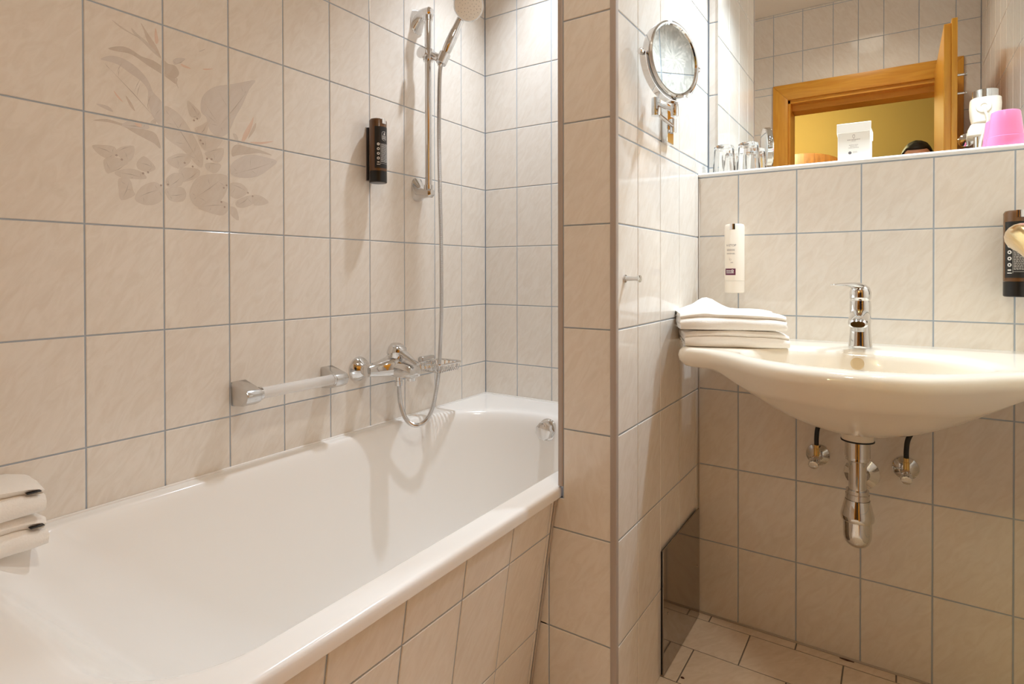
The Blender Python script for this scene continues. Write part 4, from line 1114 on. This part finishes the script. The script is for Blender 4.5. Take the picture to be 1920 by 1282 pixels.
# ------------------------------------------------------------------ magnifying mirror on its folding arm
t = thing('magnifying_mirror', 'round chrome magnifying mirror on a folding arm by the corner', 'mirror', (PX1, 1.43, 1.375))
MB().box((PX1, 1.405, 1.327), (PX1 + 0.016, 1.452, 1.423), 0.0012, 1).build('wall_plate', M['chrome'], t)
mc = Vector((0.930, 1.265, 1.473))
ax_h = Vector((0.341, 0.940, 0.0)).normalized()
nrm = Vector((ax_h.y, -ax_h.x, 0.03)).normalized()
ax_v = nrm.cross(ax_h).normalized()
if ax_v.z < 0: ax_v = -ax_v
hinge = Vector((0.884, 1.415, 1.366)); J = Vector((0.8815, 1.300, 1.385)); P = Vector((0.930, 1.285, 1.367))
hg = MB().lathe([(0.001, 0), (0.0080, 0.0), (0.0080, 0.034), (0.001, 0.034)], hinge - Z_ * 0.017, (0, 0, 1), 24).box(hinge + Vector((-0.012, -0.006, 0.009)), hinge + Vector((0, 0.006, 0.014))).box(hinge + Vector((-0.012, -0.006, -0.014)), hinge + Vector((0, 0.006, -0.009))).build('wall_hinge', M['chrome'], t)
MB().lathe([(0.001, 0), (0.0105, 0.0), (0.0105, 0.020), (0.0100, 0.0205), (0.0100, 0.0215), (0.0105, 0.022), (0.0105, 0.041), (0.001, 0.041)], J - Z_ * 0.019, (0, 0, 1), 28).build('elbow', M['chrome'], t)
MB().tube([hinge, hinge.lerp(J - Z_ * 0.011, 0.5), J - Z_ * 0.011], 0.0048, 16).build('lower_arm', M['chrome'], t)
MB().tube([J + Z_ * 0.010, (J + Z_ * 0.010).lerp(P, 0.5), P], 0.0048, 16).build('upper_arm', M['chrome'], t)
foot = mc - ax_v * 0.0905
MB().lathe([(0.001, 0), (0.0085, 0.0), (0.0085, 0.026), (0.0045, 0.034), (0.0035, 0.036), (0.001, 0.036)], P - Z_ * 0.013, (0, 0, 1), 24).build('post', M['chrome'], t)
MB().tube([P + Z_ * 0.020, foot], [0.0055, 0.0042], 14).build('stem', M['chrome'], t)
yk = MB()
R1 = 0.0905
rings_ = []
for i in range(33):
    a = math.radians(180 + 180 * i / 32)
    rd = ax_h * math.cos(a) + ax_v * math.sin(a)
    c = mc + rd * R1 - nrm * 0.004
    rings_.append([c + nrm * p + rd * q_ for p, q_ in ((-0.008, -0.001), (0.008, -0.001), (0.008, 0.001), (-0.008, 0.001))])
yk.loft(rings_)
yk.build('yoke', M['chrome'], t)
for s in (-1, 1):
    MB().lathe([(0.001, 0), (0.003, 0.0), (0.003, 0.008), (0.0068, 0.0085), (0.0068, 0.015), (0.0055, 0.0165), (0.001, 0.0165)], mc + ax_h * s * (R1 - 0.005) - nrm * 0.004, ax_h * s, 20).build('pivot_knob', M['chrome'], t)
fr = MB().lathe([(0.0001, -0.014), (0.070, -0.014), (0.082, -0.012), (0.0845, -0.006), (0.0845, 0.006), (0.0835, 0.0095), (0.0800, 0.0115), (0.0765, 0.0105), (0.0745, 0.0070), (0.0001, 0.0068)], mc, nrm, 72).build('mirror_frame', M['chrome'], t)
MB().lathe([(0.0744, 0.0072)] + [(0.0744 * (1 - k / 8), 0.0072 - 0.0 + 0.0004 * 0 - 0.0000) for k in range(1, 8)] + [(0.0001, 0.0072)], mc, nrm, 64).build('mirror_glass', M['mirror'], fr, smooth=0)

# ------------------------------------------------------------------ hair dryer on the right wall
t = thing('hair_dryer', 'white hair dryer seen in the mirror, hanging on right wall', 'hair dryer', (1.59, 1.16, 1.40))
hx, hy = 1.593, 1.155
def slab(z, x, a, b_, y=0.0):
    return ell_ring((x, hy + y, z), X_, Y_, a, b_, 28, 4.0)
MB().loft([slab(1.502, hx, 0.030, 0.030), slab(1.506, hx, 0.036, 0.036), slab(1.530, hx, 0.0405, 0.040), slab(1.560, hx, 0.042, 0.042), slab(1.582, hx, 0.041, 0.041), slab(1.586, hx, 0.036, 0.036)]).build('dryer_body', M['cream'], t)
MB().lathe([(0.0001, 0.0), (0.0215, 0.0), (0.020, 0.004), (0.009, 0.0065), (0.0085, 0.003), (0.0001, 0.003)], (hx - 0.008, hy + 0.041, 1.553), (0, 1, 0.05), 28).build('rear_boss', M['cream'], t)
MB().lathe([(0.0001, 0.0), (0.0345, 0.0), (0.0345, 0.026), (0.032, 0.027), (0.0001, 0.022)], (hx, hy, 1.5862), (0, 0, 1), 32).build('nozzle_ring', M['chrome'], t)
MB().tube(spline([(hx - 0.008, hy + 0.044, 1.553), (hx - 0.006, hy + 0.056, 1.535), (hx + 0.002, hy + 0.054, 1.505), (hx - 0.006, hy + 0.042, 1.475), (hx - 0.014, hy + 0.034, 1.440), (hx - 0.018, hy + 0.028, 1.405)], 6), 0.0040, 12).build('cord', M['cream'], t)
MB().loft([ell_ring((hx - 0.018 + dx_, hy + 0.004, z), X_, Y_, a, b_, 24, 3.2) for z, dx_, a, b_ in ((1.460, -0.008, 0.014, 0.018), (1.464, -0.007, 0.024, 0.024), (1.484, -0.002, 0.027, 0.027), (1.500, 0.004, 0.026, 0.026), (1.5015, 0.004, 0.024, 0.024))]).build('switch_block', M['cream'], t)
MB().lathe([(0.0001, 0.0), (0.0115, 0.0), (0.0115, 0.045), (0.0001, 0.045)], (hx - 0.020, hy + 0.004, 1.416), (0, 0, 1), 24).build('chrome_neck', M['chrome'], t)
MB().lathe([(0.0001, 0.0), (0.017, 0.0), (0.018, 0.003), (0.012, 0.034), (0.0001, 0.035)], (hx - 0.026, hy + 0.006, 1.386), (0, 0, 1), 24).build('cord_grip', M['cream'], t)
t = thing('dryer_holder', 'chrome and black hair dryer holder fixed to the right wall', 'holder', (X_R, 1.10, 1.46))
MB().lathe([(0.001, 0), (0.030, 0.0), (0.030, 0.006), (0.022, 0.012), (0.001, 0.012)], (X_R, 1.075, 1.470), (-1, 0, 0), 28).build('wall_plate', M['chrome'], t)
MB().tube([(X_R - 0.010, 1.075, 1.470), (1.62, 1.082, 1.468), (1.560, 1.085, 1.466)], 0.0060, 14).build('arm', M['black'], t)
MB().lathe([(0.001, 0), (0.020, 0.002), (0.024, 0.008), (0.022, 0.016), (0.001, 0.020)], (1.548, 1.076, 1.466), (0, 1, 0), 28).build('end_disc', M['chrome'], t)

# ------------------------------------------------------------------ door, its frame, and the hallway behind
t = bpy.data.objects.new('door_1', None); COL.objects.link(t); t.location = (1.18, Y_F, 0); t['kind'] = 'structure'
def casing(pts, y0, y1, name, m):
    mx = Matrix(((1, 0, 0, 0), (0, 0, -1, 0), (0, 1, 0, 0), (0, 0, 0, 1)))
    MB().prism(pts, -y1, -y0, mx, 0.002).build(name, m, t)
CY = Y_F + 0.016
casing([(CX0, 0), (DX0, 0), (DX0, DZ), (CX0, CZ)], Y_F - 0.001, CY, 'casing_upright', M['pine_v'])
casing([(DX1, 0), (CX1, 0), (CX1, CZ), (DX1, DZ)], Y_F - 0.001, CY, 'casing_upright', M['pine_v'])
casing([(CX0, CZ), (DX0, DZ), (DX1, DZ), (CX1, CZ)], Y_F - 0.001, CY, 'casing_head', M['pine_h'])
JY = -0.158
MB().box((CX0 + 0.03, JY, 0), (DX0 + 0.012, Y_F - 0.001, DZ), 0.001, 1).build('jamb', M['pine_v'], t)
MB().box((DX1 - 0.002, JY, 0), (CX1 - 0.03, Y_F - 0.001, DZ), 0.001, 1).build('jamb', M['pine_v'], t)
MB().box((CX0 + 0.03, JY, DZ - 0.020), (CX1 - 0.03, Y_F - 0.001, CZ - 0.03), 0.001, 1).build('jamb_head', M['pine_h'], t)
MB().box((DX0 + 0.012, JY, DZ - 0.052), (DX1 - 0.002, Y_F - 0.055, DZ - 0.0195), 0.001, 1).build('stop_head', M['pine_h'], t)
LX0, LX1, LX2 = 1.503, 1.527, 1.546
leaf = MB().box((LX0, 0.048, 0.006), (LX1, 0.752, 2.000), 0.0015, 1).box((LX1, 0.040, 0.006), (LX2, 0.765, 2.014), 0.0015, 1).build('door_leaf', M['pine_v'], t)
for z in (1.796, 1.722):
    MB().lathe([(0.001, 0), (0.0085, 0.0), (0.005, 0.003), (0.004, 0.026), (0.0062, 0.027), (0.0062, 0.033), (0.001, 0.034)], (LX2, 0.72, z), (1, 0, 0), 16).build('coat_hook', M['chrome'], leaf)
h = MB().lathe([(0.001, 0), (0.0250, 0.0), (0.0250, 0.004), (0.020, 0.008), (0.0115, 0.010), (0.0105, 0.045), (0.0105, 0.062), (0.001, 0.062)], (LX0, 0.700, 1.034), (-1, 0, 0), 28)
h.tube(spline([(1.452, 0.704, 1.034), (1.441, 0.692, 1.036), (1.4365, 0.670, 1.036), (1.437, 0.640, 1.032), (1.440, 0.612, 1.024), (1.4425, 0.595, 1.017)], 5), 0.0125, 18)
h.build('lever_handle', M['brass'], leaf)
MB().box((LX0 - 0.004, 0.682, 0.925), (LX0, 0.718, 1.075), 0.0015, 1).build('handle_plate', M['brass'], leaf)

HX0, HX1, HY0, HZ = 0.05, 2.60, -2.25, 2.45
structure(MB().box((HX0 - 0.1, HY0 - 0.1, 0), (HX1 + 0.1, HY0, HZ)).build('wall_hallway_back', M['hall_wall'], smooth=0))
structure(MB().box((HX0 - 0.1, HY0, 0), (HX0, Y_F - 0.178, HZ)).build('wall_hallway_left', M['hall_wall'], smooth=0))
structure(MB().box((HX1, HY0, 0), (HX1 + 0.1, Y_F - 0.178, HZ)).build('wall_hallway_right', M['hall_wall'], smooth=0))
structure(MB().box((X_R, Y_F - 0.179, 0), (HX1, Y_F - 0.06, HZ)).build('wall_hallway_front', M['hall_wall'], smooth=0))
structure(MB().box((HX0 - 0.1, HY0 - 0.1, -0.1), (HX1 + 0.1, Y_F - 0.178, -0.002)).build('floor_hallway', M['hall_floor'], smooth=0))
structure(MB().box((HX0 - 0.1, HY0 - 0.1, HZ), (HX1 + 0.1, Y_F - 0.178, HZ + 0.1)).build('ceiling_hallway', M['plaster'], smooth=0))
t = thing('wardrobe', 'wooden wardrobe with an arched top beyond the open door', 'wardrobe', (0.62, -2.0, 0))
AX0, AX1 = 0.30, 0.98
MB().box((AX0, -2.24, 0.0), (AX1, -1.82, 1.86), 0.004, 1).build('carcass', M['oak'], t)
for x0, x1 in ((AX0 + 0.01, (AX0 + AX1) / 2 - 0.002), ((AX0 + AX1) / 2 + 0.002, AX1 - 0.01)):
    d = MB().box((x0, -1.82, 0.06), (x1, -1.80, 1.82), 0.003, 1).build('wardrobe_door', M['oak'], t)
    MB().lathe([(0.001, 0), (0.006, 0.0), (0.012, 0.015), (0.001, 0.022)], ((AX0 + AX1) / 2 + (0.03 if x0 > 0.6 else -0.03), -1.80, 1.0), (0, 1, 0), 14).build('knob', M['brass'], d)
mx = Matrix(((1, 0, 0, 0), (0, 0, -1, 0), (0, 1, 0, 0), (0, 0, 0, 1)))
arch = [(AX1 + 0.03, 1.86), (AX1 + 0.03, 1.885)] + [((AX0 + AX1) / 2 + (AX1 - AX0 + 0.0) / 2 * math.cos(a), 1.885 + 0.125 * math.sin(a)) for a in [math.pi * i / 16 for i in range(17)]] + [(AX0 - 0.03, 1.885), (AX0 - 0.03, 1.86)]
MB().prism(arch, 1.79, 2.24, mx, 0.004).build('arched_cornice', M['oak'], t)

# ------------------------------------------------------------------ lamps
def downlight(label, loc):
    t = thing('ceiling_downlight', label, 'lamp', (loc[0], loc[1], CEIL))
    MB().lathe([(0.036, 0.0), (0.050, 0.0), (0.050, -0.004), (0.040, -0.006), (0.036, -0.003), (0.036, 0.0)], (loc[0], loc[1], CEIL), (0, 0, 1), 36).build('ring', M['chrome'], t)
    MB().lathe([(0.001, -0.0005), (0.035, -0.0005), (0.035, -0.002), (0.001, -0.002)], (loc[0], loc[1], CEIL), (0, 0, 1), 36).build('lens', M['lens'], t)
downlight('round recessed downlight in the ceiling above bathtub end', TUB_LAMP)
t = thing('mirror_lamp', 'chrome bar lamp with two spotlight heads above large mirror', 'lamp', (1.27, 1.83, 2.12))
MB().box((1.05, 1.80, 2.125), (1.49, Y_M - 0.0003, 2.175), 0.004, 2).build('bar', M['chrome_soft'], t)
for x, y, z in MIRROR_LAMPS:
    MB().tube([(x, 1.805, 2.15), (x, y + 0.01, 2.15)], 0.008, 12).build('socket', M['chrome'], t)
    MB().lathe([(0.0001, 0.050), (0.022, 0.050), (0.028, 0.040), (0.030, 0.000), (0.028, 0.000), (0.026, 0.022), (0.0001, 0.024)], (x, y, 2.12), (0, 0, 1), 24).build('reflector', M['chrome'], t)
t = thing('added_fill_lamp', 'added round white fill lamp on the bathroom ceiling', 'lamp', (ROOM_FILL[0], ROOM_FILL[1], CEIL))
MB().lathe([(0.001, 0), (0.11, 0.0), (0.11, -0.012), (0.001, -0.012)], (ROOM_FILL[0], ROOM_FILL[1], CEIL), (0, 0, 1), 36).build('base', M['plaster'], t)  # housing made up for the added fill light
t = thing('hallway_lamp', 'round white ceiling lamp in the hallway behind the door', 'lamp', (HALL_LAMP[0], HALL_LAMP[1], HZ))
MB().lathe([(0.001, 0), (0.10, 0.0), (0.10, -0.015), (0.001, -0.015)], (HALL_LAMP[0], HALL_LAMP[1], HZ), (0, 0, 1), 36).build('base', M['plaster'], t)

# ------------------------------------------------------------------ the photographer in the doorway
def skin_body(name, joints, links, mat_, parent, sub=2, root=0):
    me = bpy.data.meshes.new(name)
    off = world_loc(parent)
    names = list(joints)
    me.from_pydata([tuple(Vector(joints[k][0]) - off) for k in names], [(names.index(a), names.index(b)) for a, b in links], [])
    o = bpy.data.objects.new(name, me); COL.objects.link(o); o.parent = parent
    md = o.modifiers.new('Skin', 'SKIN'); md.use_smooth_shade = True
    sk = me.skin_vertices[0].data if me.skin_vertices else None
    if sk is None:
        me.attributes
        bm = bmesh.new(); bm.from_mesh(me); bm.verts.layers.skin.verify(); bm.to_mesh(me); bm.free()
        sk = me.skin_vertices[0].data
    for i, k in enumerate(names):
        r = joints[k][1]
        sk[i].radius = r if hasattr(r, '__len__') else (r, r)
        sk[i].use_root = (i == root)
    sb = o.modifiers.new('Subdivision', 'SUBSURF'); sb.levels = sub; sb.render_levels = sub
    me.materials.append(mat_)
    return o
px, py = 1.405, -0.47
t = thing('person', 'dark haired person in a navy shirt standing in the doorway', 'person', (px, py, 0))
J_ = {'pelvis': ((px, py, 0.93), (0.165, 0.120)), 'hem': ((px, py, 0.80), (0.150, 0.112)), 'waist': ((px, py + 0.015, 1.09), (0.145, 0.105)), 'chest': ((px, py + 0.035, 1.27), (0.165, 0.118)), 'collar': ((px, py + 0.06, 1.405), (0.105, 0.085)), 'neck': ((px + 0.01, py + 0.100, 1.470), 0.056)}
Lk = [('pelvis', 'hem'), ('pelvis', 'waist'), ('waist', 'chest'), ('chest', 'collar'), ('collar', 'neck')]
for s, n_ in ((-1, 'l'), (1, 'r')):
    J_['sh' + n_] = ((px + s * 0.165, py + 0.045, 1.395), 0.062); J_['el' + n_] = ((px + s * 0.205, py + 0.02, 1.11), 0.044); J_['wr' + n_] = ((px + s * 0.190, py + 0.13, 0.885), 0.031)
    Lk += [('collar', 'sh' + n_), ('sh' + n_, 'el' + n_), ('el' + n_, 'wr' + n_)]
body_ = skin_body('body', J_, Lk, M['cloth_dark'], t)
J_ = {'hip': ((px, py, 0.90), (0.140, 0.102)), 'top': ((px, py, 1.00), (0.125, 0.092))}; Lk = [('hip', 'top')]
for s, n_ in ((-1, 'l'), (1, 'r')):
    J_['th' + n_] = ((px + s * 0.085, py, 0.82), 0.088); J_['kn' + n_] = ((px + s * 0.095, py + 0.015, 0.48), 0.060); J_['an' + n_] = ((px + s * 0.10, py - 0.01, 0.075), 0.045)
    Lk += [('hip', 'th' + n_), ('th' + n_, 'kn' + n_), ('kn' + n_, 'an' + n_)]
skin_body('trousers', J_, Lk, M['trousers'], t)
for s in (-1, 1):
    MB().loft([ell_ring((px + s * 0.10, py - 0.01 + y, z), X_, Z_, a, b_, 20, 2.6) for y, z, a, b_ in ((-0.075, 0.034, 0.020, 0.020), (-0.06, 0.040, 0.036, 0.038), (0.0, 0.044, 0.042, 0.042), (0.07, 0.036, 0.046, 0.034), (0.13, 0.029, 0.042, 0.027), (0.165, 0.022, 0.022, 0.015))]).build('shoe', M['black'], t)
    w_ = Vector((px + s * 0.190, py + 0.130, 0.885)); d_ = Vector((s * -0.02, 0.22, -0.97)).normalized()
    J_ = {'w': (w_, 0.027), 'p1': (w_ + d_ * 0.035, (0.022, 0.034)), 'p2': (w_ + d_ * 0.082, (0.018, 0.036))}; Lk = [('w', 'p1'), ('p1', 'p2')]
    hand = skin_body('hand', J_, Lk, M['skin'], t, 1)
    for k, ln in enumerate((0.068, 0.078, 0.072, 0.055)):
        b0 = w_ + d_ * 0.078 + Vector((0, 0.026 - k * 0.0175, 0)); c_ = Vector((-s * 0.35, 0.05, -0.9)).normalized()
        J_ = {'a': (b0, 0.0090), 'b': (b0 + d_ * ln * 0.5, 0.0085), 'c': (b0 + d_ * ln * 0.5 + c_ * ln * 0.5, 0.0070)}
        skin_body('finger', J_, [('a', 'b'), ('b', 'c')], M['skin'], hand, 1)
    b0 = w_ + d_ * 0.030 + Vector((0, 0.022, 0))
    skin_body('thumb', {'a': (b0, 0.0115), 'b': (b0 + Vector((-s * 0.01, 0.028, -0.026)), 0.0100), 'c': (b0 + Vector((-s * 0.018, 0.034, -0.058)), 0.0080)}, [('a', 'b'), ('b', 'c')], M['skin'], hand, 1)
hc_ = Vector((px + 0.035, -0.300, 1.612))
def head_pt(th, ph):
    """th round from +x, ph from -90 to 90"""
    d = Vector((math.cos(ph) * math.cos(th), math.cos(ph) * math.sin(th), math.sin(ph)))
    r = Vector((d.x * 0.076, d.y * 0.097, d.z * 0.116))
    if d.z < 0: r.x *= 1 - 0.20 * (-d.z) ** 1.6; r.y *= 1 - 0.12 * (-d.z)
    fr_ = max(0.0, d.y)
    r.y += (0.024 * math.exp(-((d.x / 0.13) ** 2) - ((d.z + 0.22) / 0.10) ** 2) + 0.010 * math.exp(-((d.x / 0.10) ** 2) - ((d.z + 0.06) / 0.16) ** 2)) * fr_          # nose
    r.y -= 0.010 * math.exp(-(((abs(d.x) - 0.36) / 0.17) ** 2) - ((d.z - 0.05) / 0.11) ** 2) * fr_   # eye sockets
    r.y += 0.006 * math.exp(-((d.x / 0.30) ** 2) - ((d.z + 0.50) / 0.09) ** 2) * fr_           # lips
    r.y += 0.008 * math.exp(-((d.x / 0.25) ** 2) - ((d.z + 0.85) / 0.14) ** 2) * fr_           # chin
    return r
tilt = Matrix.Rotation(-0.25, 4, 'X')
hm_ = Matrix.Translation(hc_) @ tilt
hd_ = MB().loft([[head_pt(2 * math.pi * j / 48, math.radians(-88 + 176 * i / 36)) for j in range(48)] for i in range(37)], True, True, True, hm_)
hd_.tube([(px + 0.012, py + 0.10, 1.435), hc_ + Vector((-0.008, -0.03, -0.085))], [0.056, 0.052], 24)
head = hd_.build('head', M['skin'], t, smooth=80)
rings_ = []
for i in range(20):
    row = []
    for j in range(48):
        th = 2 * math.pi * j / 48
        low = math.radians(42 if math.sin(th) > 0.35 else (-28 if math.sin(th) < -0.1 else 2))
        low = math.radians(-26 + 70 * max(0, min(1, (math.sin(th) + 0.35) / 0.9)))
        ph = low + (math.radians(89) - low) * i / 19
        p = head_pt(th, ph)
        k = 1.10 + 0.03 * noise.noise(p * 60) if i > 0 else 1.0
        row.append(p * k)
    rings_.append(row)
MB().loft(rings_, True, True, True, hm_).build('hair', M['hair'], head, smooth=80)
for s in (-1, 1):
    ec = hm_ @ Vector((s * 0.029, 0.0745, 0.006)); ef = (hm_.to_3x3() @ Vector((0, 1, 0))).normalized()
    ey = MB().lathe([(0.0001, -0.0115), (0.0075, -0.0085), (0.0115, 0.0), (0.0075, 0.0085), (0.0001, 0.0115)], ec, ef, 18, 1.0, 0.62).build('eye', M['ink_white'], head)
    MB().lathe([(0.0001, 0.0102), (0.0042, 0.0100), (0.0046, 0.0085), (0.0001, 0.0085)], ec, ef, 16).build('iris', M['black'], ey)
    MB().tube([hm_ @ Vector((s * x, y, z)) for x, y, z in ((0.014, 0.0935, 0.024), (0.028, 0.0905, 0.029), (0.046, 0.0765, 0.024))], [0.0022, 0.0030, 0.0016], 8).build('eyebrow', M['hair'], head)
    MB().loft([ell_ring(hm_ @ Vector((s * 0.076, -0.008, -0.012 + z)), X_, Y_, a, b_, 14) for z, a, b_ in ((-0.03, 0.003, 0.005), (-0.02, 0.007, 0.011), (0.0, 0.008, 0.016), (0.018, 0.009, 0.018), (0.028, 0.005, 0.010))]).build('ear', M['skin'], head)
lip = mat('lips', lin(172, 104, 92), 0.45)
MB().loft([ell_ring(hm_ @ Vector((x, 0.0895 - abs(x) * 0.32, -0.0600 + abs(x) * 0.06)), Y_, Z_, a, b_, 12) for x, a, b_ in ((-0.024, 0.002, 0.001), (-0.014, 0.006, 0.0052), (0.0, 0.0085, 0.0062), (0.014, 0.006, 0.0052), (0.024, 0.002, 0.001))]).build('mouth', lip, head)
